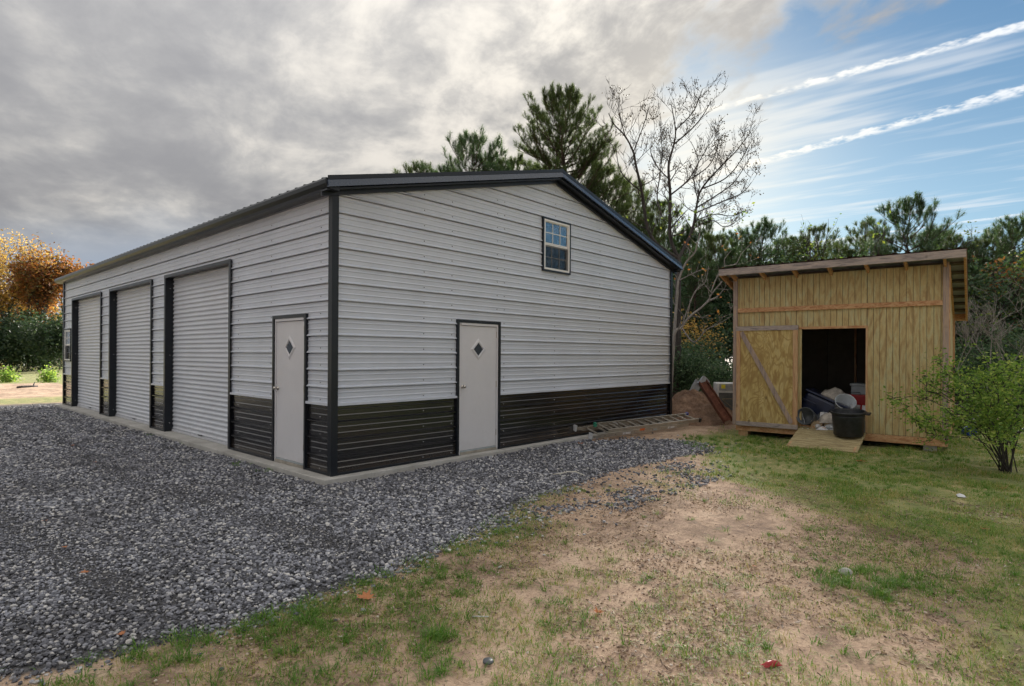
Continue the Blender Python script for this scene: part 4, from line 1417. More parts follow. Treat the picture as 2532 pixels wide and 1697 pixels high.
MB().beam(LP(0.60, 0.392, 0.062), LP(0.66, 0.392, 0.062), 0.05, 0.09, up=LUP).build('end_cap', M['green'], lad)
MB().beam(LP(LLEN - 0.02, 0.392, 0.062), LP(LLEN + 0.06, 0.392, 0.062), 0.05, 0.09, up=LUP).build('end_cap', M['blue'], lad)
MB().beam(LP(LLEN - 0.02, 0.028, 0.062), LP(LLEN + 0.05, 0.028, 0.062), 0.05, 0.09, up=LUP).build('end_cap', M['tub'], lad)
for s0, s1, z_, mt in ((1.60, 1.76, 0.03, 'orange'), (1.05, 1.30, -0.005, 'paper'), (2.05, 2.20, -0.005, 'greyp'), (2.6, 2.85, -0.005, 'paper')):
    MB().beam(LP(s0, -0.0042, z_), LP(s1, -0.0042, z_), 0.0015, 0.045, up=LUP).build('rail_sticker', M[mt], lad)
for k_ in range(9):
    MB().tube([LP(0.5 + k_ * 0.31, -0.010, 0.0), LP(0.5 + k_ * 0.31, 0.0, 0.0)], 0.014, 8).build('rung_plug', M['chrome'], lad)
MB().tube([LP(1.1, 0.20, 0.10), LP(1.12, 0.28, 0.12), LP(1.1, 0.33, 0.095)], 0.007, 5).build('rope_end', M['enamel'], lad)

# ------------------------------------------------------------------ dirt mound, rusty beam and old machine between garage and shed
def mound_mesh(c, rx, ry, h, seed, n=80):
    q = np.linspace(-1.25, 1.25, n)
    XX, YY = np.meshgrid(q, q)
    ang = np.arctan2(YY, XX)
    R = np.hypot(XX, YY) * (1 + 0.25 * (fbm(np.cos(ang) * 1.5 + 5, np.sin(ang) * 1.5 + 5, seed) - .5))
    Z = h * np.clip(1 - R, -0.2, 1) ** 1.0
    Z = np.where(R < 1, h * (1 - R) ** 0.85, -0.05 * (R - 1) * 4)
    Z = Z + (fbm(XX * 4, YY * 4, seed + 3) - .5) * 0.42 * h * np.clip(1.15 - R, 0, 1) + (fbm(XX * 11, YY * 11, seed + 7) - .5) * 0.30 * h * np.clip(1.2 - R, 0, 1)
    Vn = np.stack([c[0] + XX * rx, c[1] + YY * ry, c[2] + Z], -1).reshape(-1, 3)
    ii = np.arange(n * n).reshape(n, n)
    Qn = np.stack([ii[:-1, :-1], ii[:-1, 1:], ii[1:, 1:], ii[1:, :-1]], -1).reshape(-1, 4)
    return Vn, Qn


m, t = material('red_soil')
o = OC(t)
n = t.noise(o, 3.0, 7.0, 0.7)
n2_ = t.noise(o, 22.0, 5.0, 0.7)
col = t.ramp(n, [(0.3, (0.12, 0.07, 0.045)), (0.5, (0.23, 0.14, 0.09)), (0.7, (0.36, 0.235, 0.155))])
col = t.mix(t.m('MULTIPLY', t.ss(n2_, 0.48, 0.66), 0.6), col, (0.07, 0.035, 0.022))
finish(t, col, 0.95, t.m('ADD', n, n2_), 0.9, 0.05)
M['soil'] = m
Vn, Qn = mound_mesh((10.35, 0.05, -0.10), 1.5, 1.35, 0.76, 41)
md = tris('dirt_mound', Vn, Qn, M['soil'], smooth=True)
tag(md, 'heap of reddish brown dirt behind the garage corner, beside the ladder end', 'dirt mound')

# rusty I-beam leaning up towards the left
rb = empty('rusty_beam')
p0 = at(1800, 1040, 13.6)
p1 = at(1738, 946, 14.6)
dd = (p1 - p0) / np.linalg.norm(p1 - p0)
rb.location = tuple(p0)
tag(rb, 'rusty steel beam leaning over the dirt heap next to the shed', 'beam')
side_ = np.cross(dd, FW)
side_ /= np.linalg.norm(side_)
fr_ = np.cross(side_, dd)
L0 = np.zeros(3)
L1 = p1 - p0
for q, nm in ((-0.09, 'flange'), (0.09, 'flange')):
    MB().beam(L0 + side_ * q, L1 + side_ * q, 0.020, 0.15, up=fr_).build(nm, M['rust'], rb)
MB().beam(L0, L1, 0.158, 0.018, up=fr_).build('web', M['rust'], rb)

# old washing machine, white sides and dark front
wm = empty('old_washer', (11.15, -0.62, -0.10), math.radians(-58))
tag(wm, 'scrapped white washing machine with a dark front and yellow sticker behind the shed corner', 'washer')
MB().box(-0.33, 0.33, -0.28, 0.30, 0.02, 0.97).build('cabinet', M['enamel'], wm, bevel=0.02)
MB().box(-0.27, 0.30, -0.292, -0.281, 0.78, 0.95).build('control_panel', M['lgrey'], wm, bevel=0.004)
MB().box(-0.28, 0.28, -0.296, -0.281, 0.06, 0.74).build('front_panel', M['dgrey'], wm, bevel=0.006)
MB().box(-0.22, -0.12, -0.2955, -0.2925, 0.83, 0.93).build('sticker', M['yellow'], wm)
MB().box(-0.29, 0.29, -0.31, -0.297, 0.722, 0.748).build('lid_edge', M['enamel'], wm)
MB().box(-0.20, 0.16, -0.303, -0.2965, 0.56, 0.575).build('wire', M['chrome'], wm)
MB().beam((-0.20, -0.300, 0.56), (0.10, -0.300, 0.30), 0.012, 0.012).build('wire', M['chrome'], wm)

sp = empty('scrap_bracket')
p0, p1 = at(1702, 992, 15.2), at(1728, 943, 15.4)
sp.location = tuple(p0)
tag(sp, 'bent grey sheet-metal bracket sticking up behind the dirt heap', 'scrap metal')
MB().beam((0, 0, 0), tuple((p1 - p0) * 0.98), 0.20, 0.05, up=tuple(-FW)).build('channel', M['lgrey'], sp)
MB().beam(tuple((p1 - p0) * 0.72 + np.array([0.06, -0.1, 0.02])), tuple((p1 - p0) * 1.08 + np.array([0.12, -0.12, 0.02])), 0.22, 0.10, up=tuple(-FW)).build('bracket_head', M['lgrey'], sp)
MB().tube([(-0.5, 0.6, -0.18), tuple((p1 - p0) * 0.6)], 0.012, 5).build('rod', M['screw'], sp)

# ------------------------------------------------------------------ bicycle and bits behind the right shed corner
bk = empty('bicycle', (12.55, -5.72, -0.10), math.radians(-70))
tag(bk, 'dark bicycle half hidden by the green shrub behind the right shed corner', 'bicycle')


def wheel(cx_):
    wv = empty('wheel')
    wv.parent = bk
    wv.location = (cx_, 0, 0.33)
    MB().lathe([(0.31 + 0.022 * math.cos(a), 0.022 * math.sin(a)) for a in np.linspace(0, 2 * math.pi, 9)], n=36, ax='y').build('tyre', M['rubber'], wv, smooth=True)
    MB().lathe([(0.292, -0.012), (0.280, -0.012), (0.280, 0.012), (0.292, 0.012)], n=36, ax='y').build('rim', M['chrome'], wv)
    sp_ = MB()
    for i in range(20):
        a = 2 * math.pi * i / 20
        sp_.tube([(0.02 * math.cos(a + .5), 0.02 * (-1) ** i, 0.02 * math.sin(a + .5)), (0.284 * math.cos(a), 0, 0.284 * math.sin(a))], 0.002, 3)
    sp_.build('spokes', M['chrome'], wv)
    MB().lathe([(0.0, -0.04), (0.022, -0.04), (0.022, 0.04), (0.0, 0.04)], n=12, ax='y').build('hub', M['chrome'], wv)


wheel(-0.5)
wheel(0.52)
fm = MB()
for a, b_ in (((-0.5, 0, 0.33), (-0.05, 0, 0.30)), ((-0.5, 0, 0.33), (-0.18, 0, 0.78)), ((-0.05, 0, 0.30), (-0.20, 0, 0.86)), ((-0.05, 0, 0.30), (0.36, 0, 0.76)), ((-0.17, 0, 0.76), (0.35, 0, 0.84)), ((0.52, 0, 0.33), (0.33, 0, 0.95))):
    fm.tube([a, b_], 0.016, 8)
fm.build('frame', M['navy'], bk)
MB().box(-0.32, -0.08, -0.06, 0.06, 0.87, 0.92).build('saddle', M['rubber'], bk, bevel=0.02)
MB().tube([(0.28, -0.28, 0.98), (0.34, -0.05, 1.0), (0.34, 0.05, 1.0), (0.28, 0.28, 0.98)], 0.012, 8).build('handlebar', M['chrome'], bk)
MB().lathe([(0.100, -0.048), (0.075, -0.048), (0.075, -0.040), (0.100, -0.040), (0.100, -0.048)], (-0.05, 0, 0.30), 28, 'y').build('chainring', M['enamel'], bk)
thing('blue_bucket', pail(0.09, 0.11, 0.22), M['blue'], (3.86, 3.25, -0.02), (math.radians(80), 0, 0.6), 'bright blue bucket lying in the grass by the right shed corner', 'bucket', True)
# ------------------------------------------------------------------ crushed stone
PHI = (1 + 5 ** 0.5) / 2
ICO_V = np.array([(-1, PHI, 0), (1, PHI, 0), (-1, -PHI, 0), (1, -PHI, 0), (0, -1, PHI), (0, 1, PHI), (0, -1, -PHI), (0, 1, -PHI), (PHI, 0, -1), (PHI, 0, 1), (-PHI, 0, -1), (-PHI, 0, 1)], float)
ICO_V /= np.linalg.norm(ICO_V[0])
ICO_F = np.array([(0, 11, 5), (0, 5, 1), (0, 1, 7), (0, 7, 10), (0, 10, 11), (1, 5, 9), (5, 11, 4), (11, 10, 2), (10, 7, 6), (7, 1, 8), (3, 9, 4), (3, 4, 2), (3, 2, 6), (3, 6, 8), (3, 8, 9), (4, 9, 5), (2, 4, 11), (6, 2, 10), (8, 6, 7), (9, 8, 1)])


def in_view(x, y, margin=1.6):
    d = (x - CAM[0]) * FW[0] + (y - CAM[1]) * FW[1]
    l = (x - CAM[0]) * RT[0] + (y - CAM[1]) * RT[1]
    return (d > 1.2) & (np.abs(l) < 0.88 * d + margin), d


def scatter(x0, x1, y0, y1, dens):
    n = int((x1 - x0) * (y1 - y0) * dens)
    return rng.uniform(x0, x1, n), rng.uniform(y0, y1, n)


def stones(pts):
    px, py, sz = pts
    n = len(px)
    NV = 14
    base = []
    for k in range(NV):
        v = ICO_V * (1 + rng.uniform(-0.30, 0.25, (12, 1)))
        v = v * np.array([1.0, rng.uniform(0.65, 0.95), rng.uniform(0.45, 0.75)])
        base.append(v)
    base = np.array(base)
    var = rng.integers(0, NV, n)
    th = rng.uniform(0, 2 * np.pi, n)
    tl = rng.normal(0, 0.35, n)
    ct, st_, ca, sa = np.cos(th), np.sin(th), np.cos(tl), np.sin(tl)
    v = base[var] * sz[:, None, None]
    y2 = v[..., 1] * ca[:, None] - v[..., 2] * sa[:, None]
    z2 = v[..., 1] * sa[:, None] + v[..., 2] * ca[:, None]
    x3 = v[..., 0] * ct[:, None] - y2 * st_[:, None]
    y3 = v[..., 0] * st_[:, None] + y2 * ct[:, None]
    z0 = np.maximum(hz(px, py), np.where((px > -0.2) & (py > -0.16), -0.012, -9)) + sz * 0.22 + rng.uniform(0, 0.010, n)
    Vn = np.stack([x3 + px[:, None], y3 + py[:, None], z2 + z0[:, None]], -1).reshape(-1, 3)
    Fn = (ICO_F[None] + 12 * np.arange(n)[:, None, None]).reshape(-1, 3)
    return Vn, Fn


sx, sy, ss_ = [], [], []
for (x0, x1, y0, y1, dens, dlo, dhi, s0, s1) in ((-5.5, 7, -3.8, 3, 3300, 0, 6.0, 0.007, 0.0205), (-6, 7, -3.6, 9, 1700, 6.0, 10.0, 0.010, 0.0245), (-7, 8, -3, 17.0, 760, 10.0, 40, 0.015, 0.033)):
    ax, ay = scatter(x0, x1, y0, y1, dens)
    ok, d = in_view(ax, ay)
    d = d + rng.normal(0, 0.35, len(d))
    g = sdist(GRAVEL, ax, ay) + (fbm(ax * 1.6, ay * 1.6, 77) - 0.5) * 0.7
    p_ = sst(g, -0.34, 0.20) ** 1.5
    sp_ = sst(sdist(SPARSE, ax, ay) + (fbm(ax * 2, ay * 2, 78) - 0.5) * 0.5, -0.3, 0.5) * (0.08 + 0.55 * sst(fbm(ax * 1.3 + 4, ay * 2.6, 79), 0.48, 0.68))
    thin = 0.003 * (g < 0) + 0.012 * np.exp(-np.clip(-g, 0, 9) / 0.5)
    p_ = np.maximum(np.maximum(p_, sp_), thin)
    inside_slab = (ax > -0.215) & (ay > -0.175) & (ax < 9.3)
    ok &= (d >= dlo) & (d < dhi) & (rng.uniform(0, 1, len(ax)) < p_) & ~inside_slab
    ax, ay = ax[ok], ay[ok]
    sx.append(ax)
    sy.append(ay)
    sizes = rng.uniform(0, 1, len(ax)) ** 1.9 * (s1 - s0) + s0
    sizes *= 0.82 + 0.42 * fbm(ax * 0.8, ay * 0.8, 88)
    wob_ = 0.25 * np.sin(ay * 0.45)
    rut = np.exp(-((ax + 1.55 + wob_) / 0.16) ** 2) + np.exp(-((ax + 3.10 + wob_) / 0.16) ** 2)
    sizes *= 1 - 0.38 * np.clip(rut, 0, 1) * (ay > -2.4)
    ss_.append(sizes)
P_ = (np.concatenate(sx), np.concatenate(sy), np.concatenate(ss_))
Vn, Fn = stones(P_)
grav = tris('gravel', Vn, Fn, M['stone'])
tag(grav, 'dark grey crushed stone spread around the garage', 'gravel', kind='stuff')
print('stones', len(P_[0]))


ax, ay = scatter(-4.2, 4.2, -8.0, -2.4, 900)
ok, d = in_view(ax, ay, 0.4)
ok &= (sdist(GRAVEL, ax, ay) < 0.05) & (d < 8.5) & (rng.uniform(0, 1, len(ax)) < 0.05 + 0.95 * sst(fbm(ax * 1.9, ay * 1.9, 95), 0.46, 0.66))
ax, ay = ax[ok], ay[ok]
Vn, Fn = stones((ax, ay, 0.003 + 0.009 * rng.uniform(0, 1, len(ax)) ** 2))
m, t = material('soil_crumb')
r = t.n('ShaderNodeNewGeometry').outputs['Random Per Island']
finish(t, t.ramp(r, [(0.0, (0.20, 0.14, 0.10)), (0.5, (0.36, 0.26, 0.19)), (0.85, (0.52, 0.39, 0.29)), (1.0, (0.60, 0.54, 0.48))]), 0.95)
M['crumb'] = m
crb = tris('soil_crumbs', Vn, Fn, M['crumb'])
tag(crb, 'small clods and grit lying on the bare dirt', 'soil', kind='stuff')


# ------------------------------------------------------------------ grass
def blades(x, y, h, w_, lean=0.5, az=None):
    n = len(x)
    az = rng.uniform(0, 2 * np.pi, n) if az is None else az
    ln = np.abs(rng.normal(lean, 0.28, n))
    z0 = hz(x, y) - 0.004
    dx, dy = np.cos(az), np.sin(az)
    wx, wy = -dy * w_ / 2, dx * w_ / 2
    m1 = 0.5 * h
    b = np.empty((n, 5, 3))
    b[:, 0] = np.stack([x - wx, y - wy, z0], -1)
    b[:, 1] = np.stack([x + wx, y + wy, z0], -1)
    ox, oy = dx * ln * m1 * 0.6, dy * ln * m1 * 0.6
    b[:, 2] = np.stack([x + ox - wx * .8, y + oy - wy * .8, z0 + m1], -1)
    b[:, 3] = np.stack([x + ox + wx * .8, y + oy + wy * .8, z0 + m1], -1)
    tipz = h * np.clip(1.0 - 0.35 * ln ** 2, 0.25, 1)
    b[:, 4] = np.stack([x + dx * ln * h * 1.1, y + dy * ln * h * 1.1, z0 + tipz], -1)
    f = np.array([(0, 1, 3), (0, 3, 2), (2, 3, 4)])
    return b.reshape(-1, 3), (f[None] + 5 * np.arange(n)[:, None, None]).reshape(-1, 3)


def tufts(cx_, cy_, rad, per, h0, h1, w0, w1, lean=0.8):
    n = len(cx_)
    k = per
    X_ = np.repeat(cx_, k)
    Y_ = np.repeat(cy_, k)
    az = rng.uniform(0, 2 * np.pi, n * k)
    r = np.repeat(rad, k) * np.sqrt(rng.uniform(0, 1, n * k))
    X_, Y_ = X_ + r * np.cos(az), Y_ + r * np.sin(az)
    return blades(X_, Y_, rng.uniform(h0, h1, n * k), rng.uniform(w0, w1, n * k), lean, az + rng.normal(0, 0.5, n * k))


def join(parts):
    vs, fs, o_ = [], [], 0
    for v, f in parts:
        vs.append(v)
        fs.append(f + o_)
        o_ += len(v)
    return np.concatenate(vs), np.concatenate(fs)


gparts = []
# mown lawn in front of and around the shed
for x0, x1, y0, y1, dens, dmax in ((2.0, 9.0, -8.6, -1.0, 2300, 9.6), (4.0, 16.5, -9.5, -0.8, 1050, 30)):
    ax, ay = scatter(x0, x1, y0, y1, dens)
    ok, d = in_view(ax, ay)
    if dmax > 20:
        ok &= d >= 9.2
    else:
        ok &= d < 9.6
    pr_ = sst(sdist(LAWN, ax, ay) + (fbm(ax * 1.3, ay * 1.3, 50) - 0.5) * 2.2, -0.6, 1.3) * (0.10 + 0.90 * sst(fbm(ax * 2.1, ay * 2.1, 51), 0.36, 0.56))
    # the shed floor keeps the grass away
    lu = (ax - 8.3668) * 0.07799 + (ay + 1.8859) * -0.99695
    lv = (ax - 8.3668) * 0.99695 + (ay + 1.8859) * 0.07799
    pr_ *= ~((lu > 0.1) & (lu < 3.6) & (lv > 0.25) & (lv < 3.1))
    pr_ *= ~((lu > 1.27) & (lu < 2.45) & (lv > -1.08) & (lv < 0.2))
    pr_ *= np.hypot((ax - 10.35) / 1.5, (ay - 0.05) / 1.35) > 1.0
    ok &= rng.uniform(0, 1, len(ax)) < pr_
    ax, ay = ax[ok], ay[ok]
    fd = 1.0 if dmax < 20 else 1.25
    lump = 0.55 + 1.1 * sst(fbm(ax * 3.1, ay * 3.1, 52), 0.40, 0.68)
    gparts.append(blades(ax, ay, rng.uniform(0.022, 0.060, len(ax)) * fd * lump, rng.uniform(0.004, 0.0085, len(ax)) * fd, 0.8))
# thin mixed grass over the bare dirt
ax, ay = scatter(-4.2, 3.6, -8.4, -2.2, 3600)
ok, d = in_view(ax, ay, 0.8)
gd = sdist(GRAVEL, ax, ay)
strip_ = np.exp(-((gd + 0.34) / 0.40) ** 2) * (ax < 0.6) * 0.95 * sst(fbm(ax * 2.0, ay * 2.0, 61), 0.36, 0.58)
low = sst(fbm(ax * 1.15 + 2, ay * 1.15, 62), 0.40, 0.60) * 0.85 * sst(fbm(ax * 4, ay * 4, 63), 0.42, 0.6)
sand = sst(ax + 0.5 * ay, -3.1, -1.0) * sst(-ay, 3.2, 4.2) * (1 - sst(-ay, 5.9, 6.8))
low = low * (1 - 0.55 * sand)
corner_ = sst(-ay + 0.25 * ax, 5.5, 6.5) * sst(ax, -1.6, -0.4) * 0.95 * sst(fbm(ax * 2.2, ay * 2.2, 64), 0.30, 0.50)
left_ = sst(-ax, 0.6, 1.6) * sst(-gd, 0.1, 0.5) * 0.95 * sst(fbm(ax * 2.6, ay * 2.6, 65), 0.40, 0.6)
pr_ = np.clip(np.maximum(np.maximum(strip_, low), np.maximum(corner_, left_)), 0, 1) * sst(-gd, -0.12, 0.06)
ok &= rng.uniform(0, 1, len(ax)) < pr_
ax, ay = ax[ok], ay[ok]
gparts.append(blades(ax, ay, rng.uniform(0.018, 0.058, len(ax)), rng.uniform(0.0025, 0.0055, len(ax)), 0.95))
Vn, Fn = join(gparts)
gr = tris('mixed_grass', Vn, Fn, M['grassm'])
tag(gr, 'short green and straw-coloured grass of the yard', 'grass', kind='stuff')
print('grass blades', len(Fn) // 3)

# brighter green clumps
tp = []
ax, ay = scatter(-4.0, 3.2, -7.6, -2.6, 75)
ok, d = in_view(ax, ay, 0.6)
gd = sdist(GRAVEL, ax, ay)
w_ = np.exp(-((gd + 0.26) / 0.26) ** 2) * (ax < 0.2) + 0.16 * (1 - 0.6 * sst(ax, -1, 0)) * (gd < -0.2) + 0.55 * sst(-ax, 1.5, 2.4) * (gd < -.1) + 0.3 * sst(ax, 0.2, 1.4) * sst(-ay, 5.0, 5.8)
ok &= (rng.uniform(0, 1, len(ax)) < w_) & (gd < 0.06)
ax, ay = ax[ok], ay[ok]
tp.append(tufts(ax, ay, rng.uniform(0.015, 0.055, len(ax)), 20, 0.02, 0.075, 0.003, 0.0055, 1.1))
for cx_, cy_, r_, n_, h_ in ((0.88, -5.90, 0.34, 46, 0.10), (1.15, -6.33, 0.26, 16, 0.07), (0.72, -5.68, 0.25, 12, 0.05), (-1.86, -4.28, 0.10, 7, 0.12), (-2.40, -3.50, 0.26, 20, 0.10), (-2.10, -3.42, 0.2, 12, 0.09), (-2.95, -3.30, 0.22, 14, 0.09), (-1.24, -4.64, 0.10, 7, 0.04), (1.6, -5.4, 0.5, 12, 0.05),
                             (0.4, -6.2, 0.35, 10, 0.05), (-0.16, 4.8, 0.1, 3, 0.10), (-0.35, 1.9, 0.16, 7, 0.07), (-0.28, 1.25, 0.14, 6, 0.06), (-0.45, 12.0, 0.5, 14, 0.06), (-0.3, 6.4, 0.2, 4, 0.08), (5.6, -3.6, 1.3, 110, 0.07), (6.6, -4.6, 1.3, 110, 0.07), (5.0, -5.4, 1.2, 80, 0.07), (7.2, -3.2, 1.0, 90, 0.08), (-1.4, -3.6, 0.5, 26, 0.07), (-2.2, -4.1, 0.5, 24, 0.07), (6.3, -2.2, 0.5, 30, 0.12), (7.2, -1.7, 0.5, 26, 0.10), (8.2, -2.5, 0.5, 24, 0.10), (8.1, -5.6, 0.6, 26, 0.12)):
    a = rng.uniform(0, 2 * np.pi, n_)
    r = r_ * np.sqrt(rng.uniform(0, 1, n_))
    tp.append(tufts(cx_ + r * np.cos(a), cy_ + r * np.sin(a), np.full(n_, 0.03), 22, h_ * 0.4, h_, 0.003, 0.006, 0.9))
Vn, Fn = join(tp)
gt = tris('green_grass_clumps', Vn, Fn, M['grassg'])
tag(gt, 'bright green grass clumps along the gravel edge and on the dirt', 'grass', kind='stuff')

# dead stems, crumbs and small twigs on the bare dirt
ax, ay = scatter(-4.0, 4.5, -8.0, -2.4, 1300)
ok, d = in_view(ax, ay, 0.5)
ok &= sdist(GRAVEL, ax, ay) < 0
ok &= rng.uniform(0, 1, len(ax)) < 0.04 + 0.96 * sst(fbm(ax * 1.7, ay * 1.7, 90), 0.44, 0.66)
ax, ay = ax[ok], ay[ok]
n = len(ax)
az = rng.uniform(0, 2 * np.pi, n)
ln_ = 0.003 + 0.026 * rng.uniform(0, 1, n) ** 2.5
wd = rng.uniform(0.0012, 0.0045, n)
z0 = hz(ax, ay)
dx, dy = np.cos(az), np.sin(az)
lit = np.empty((n, 4, 3))
lit[:, 0] = np.stack([ax - dx * ln_ - dy * wd, ay - dy * ln_ + dx * wd, z0 + 0.003], -1)
lit[:, 1] = np.stack([ax - dx * ln_ + dy * wd, ay - dy * ln_ - dx * wd, z0 + 0.004], -1)
lit[:, 2] = np.stack([ax + dx * ln_ + dy * wd, ay + dy * ln_ - dx * wd, z0 + rng.uniform(0.004, 0.016, n)], -1)
lit[:, 3] = np.stack([ax + dx * ln_ - dy * wd, ay + dy * ln_ + dx * wd, z0 + rng.uniform(0.004, 0.014, n)], -1)
M['litter'] = leafmat('dry_litter', [(0.07, 0.046, 0.03), (0.16, 0.105, 0.065), (0.26, 0.175, 0.105), (0.36, 0.26, 0.16), (0.50, 0.38, 0.25)], 0.1)
lt = tris('dry_litter', lit.reshape(-1, 3), (np.array([(0, 1, 2), (0, 2, 3)])[None] + 4 * np.arange(n)[:, None, None]).reshape(-1, 3), M['litter'])
tag(lt, 'bits of dry straw and twigs scattered over the dirt', 'litter', kind='stuff')


# ------------------------------------------------------------------ trees
def leaf_quads(C, size, up=0.3, asp=0.55):
    n = len(C)
    a = rng.normal(0, 1, (n, 3))
    a[:, 2] *= 0.6
    a /= np.linalg.norm(a, axis=1, keepdims=True)
    b = rng.normal(0, 1, (n, 3))
    b -= a * (a * b).sum(1, keepdims=True)
    b /= np.linalg.norm(b, axis=1, keepdims=True)
    s = (size * rng.uniform(0.6, 1.25, n))[:, None]
    V_ = np.stack([C - a * s * .5, C + b * s * asp * .5, C + a * s * .5, C - b * s * asp * .5], 1)
    return V_.reshape(-1, 3), (np.array([(0, 1, 2), (0, 2, 3)])[None] + 4 * np.arange(n)[:, None, None]).reshape(-1, 3)


def needle_tufts(C, A, shoot, K, nl, nw):
    """bottle-brush needle clusters at points C along axes A"""
    n = len(C)
    A = A / np.linalg.norm(A, axis=1, keepdims=True)
    ref = np.where(np.abs(A[:, 2:3]) < 0.9, np.array([[0, 0, 1.0]]), np.array([[1.0, 0, 0]]))
    X_ = np.cross(A, ref)
    X_ /= np.linalg.norm(X_, axis=1, keepdims=True)
    Y_ = np.cross(A, X_)
    t_ = rng.uniform(0, 1, (n, K))
    ph = rng.uniform(0, 2 * np.pi, (n, K))
    th = np.radians(rng.uniform(15, 78, (n, K)))
    rad = np.cos(ph)[..., None] * X_[:, None] + np.sin(ph)[..., None] * Y_[:, None]
    d = A[:, None] * np.cos(th)[..., None] + rad * np.sin(th)[..., None]
    base = C[:, None] + A[:, None] * (t_ * shoot)[..., None]
    L = nl * rng.uniform(0.7, 1.15, (n, K))
    tip = base + d * L[..., None]
    side = np.cross(d, A[:, None]) * nw
    V_ = np.stack([base - side, base + side, tip], 2).reshape(-1, 3)
    return V_, np.arange(len(V_)).reshape(-1, 3)


def make_pine(H, c0, spread, seed, dens=1.0, mat_='needle', shape=1.0):
    """a pine: trunk, whorled limbs from fraction c0 upwards, needle tufts at the shoots; origin at the foot"""
    r = random.Random(seed)
    tr = MB()
    bend = [(r.uniform(-1, 1) * 0.012 * H, r.uniform(-1, 1) * 0.012 * H) for _ in range(7)]
    tp_ = [np.array([bend[i][0] * i / 3, bend[i][1] * i / 3, H * i / 6]) for i in range(7)]
    r0 = 0.011 * H + 0.03
    tr.tube(tp_, [r0 * (1 - 0.93 * (i / 6) ** 0.9) for i in range(7)], 8)

    def trunk(z):
        f = min(5.999, max(0, z / H * 6))
        i = int(f)
        return tp_[i] + (tp_[i + 1] - tp_[i]) * (f - i)
    C, A = [], []
    lim = MB()
    z = H * c0
    while z < H * 0.985:
        f = (z / H - c0) / (1 - c0)
        prof = (math.sin(math.pi * min(1, (f * 0.84 + 0.16))) ** 0.7) * shape + (1 - shape) * (1 - f) ** 0.8
        Lb = spread * H * max(0.04, prof)
        nb = max(2, int((3.2 if f > .15 else 2.2) * dens + r.random()))
        a0 = r.uniform(0, 6.28)
        for k in range(nb):
            if f < 0.25 and r.random() < 0.35:
                continue
            a = a0 + 6.283 * k / nb + r.uniform(-.4, .4)
            el_ = math.radians(-2 + 44 * f ** 1.3 + r.uniform(-12, 12))
            L = Lb * r.uniform(0.65, 1.15)
            h_ = np.array([math.cos(a), math.sin(a), 0])
            p = trunk(z)
            pts = [p]
            nseg = 4
            for q in range(nseg):
                e = el_ + math.radians(7) * q
                p = p + (h_ * math.cos(e) + np.array([0, 0, math.sin(e)])) * L / nseg + np.array([r.uniform(-1, 1), r.uniform(-1, 1), r.uniform(-1, 1)]) * 0.03 * L
                pts.append(p)
            rb_ = max(0.008, 0.012 * L + 0.004)
            lim.tube(pts, [rb_, rb_ * .75, rb_ * .55, rb_ * .4, rb_ * .2], 4, cap=False)
            nsub = max(2, int(L * 2.6 * dens))
            for q in range(nsub):
                t_ = 0.32 + 0.68 * (q + r.random()) / nsub
                fi = min(nseg - 1e-3, t_ * nseg)
                i = int(fi)
                bp = pts[i] + (pts[i + 1] - pts[i]) * (fi - i)
                bd = (pts[i + 1] - pts[i])
                bd = bd / np.linalg.norm(bd)
                sd = np.cross(bd, [0, 0, 1.0]) * (1 if q % 2 else -1)
                dd_ = bd * r.uniform(.4, 1) + sd * r.uniform(.3, 1.1) + np.array([0, 0, r.uniform(.15, .9)])
                dd_ /= np.linalg.norm(dd_)
                sl_ = r.uniform(0.18, 0.5) * (1.25 - t_) * min(1.0, L / 1.6) + 0.1
                ep = bp + dd_ * sl_
                lim.tube([bp, ep], [rb_ * .35, 0.004], 3, cap=False)
                C.append(ep)
                A.append(dd_ * 0.6 + np.array([0, 0, 0.75]))
                if r.random() < 0.6:
                    C.append(bp + dd_ * sl_ * 0.5)
                    A.append(dd_ * 0.5 + np.array([r.uniform(-.6, .6), r.uniform(-.6, .6), 0.6]))
            C.append(pts[-1])
            A.append(pts[-1] - pts[-2] + np.array([0, 0, 0.05]))
        z += r.uniform(0.26, 0.44) * (H / 12) ** 0.6 / max(.7, dens)
    C.append(tp_[-1])
    A.append(np.array([0, 0, 1.0]))
    Vn_, Fn_ = needle_tufts(np.array(C), np.array(A), 0.24, int(58), 0.25, 0.010)
    tr.v += []
    o0 = len(tr.v)
    tr.v += lim.v
    tr.f += [tuple(i + o0 for i in f) for f in lim.f]
    return tr, (Vn_, Fn_), mat_


pine_protos = {}
for key, args in {'tall': (16.5, 0.36, 0.235, 3, 1.6, 'needle', 1.0), 'dome': (9.5, 0.14, 0.30, 8, 1.3, 'needle_b', 1.0), 'mid': (10.5, 0.16, 0.25, 15, 1.25, 'needle', 1.0), 'slim': (9.0, 0.34, 0.22, 23, 1.15, 'needle_b', 0.8)}.items():
    tr, (Vn, Fn), mt = make_pine(*args)
    pine_protos[key] = (tr, Vn, Fn, mt, args[0])
PD = {}


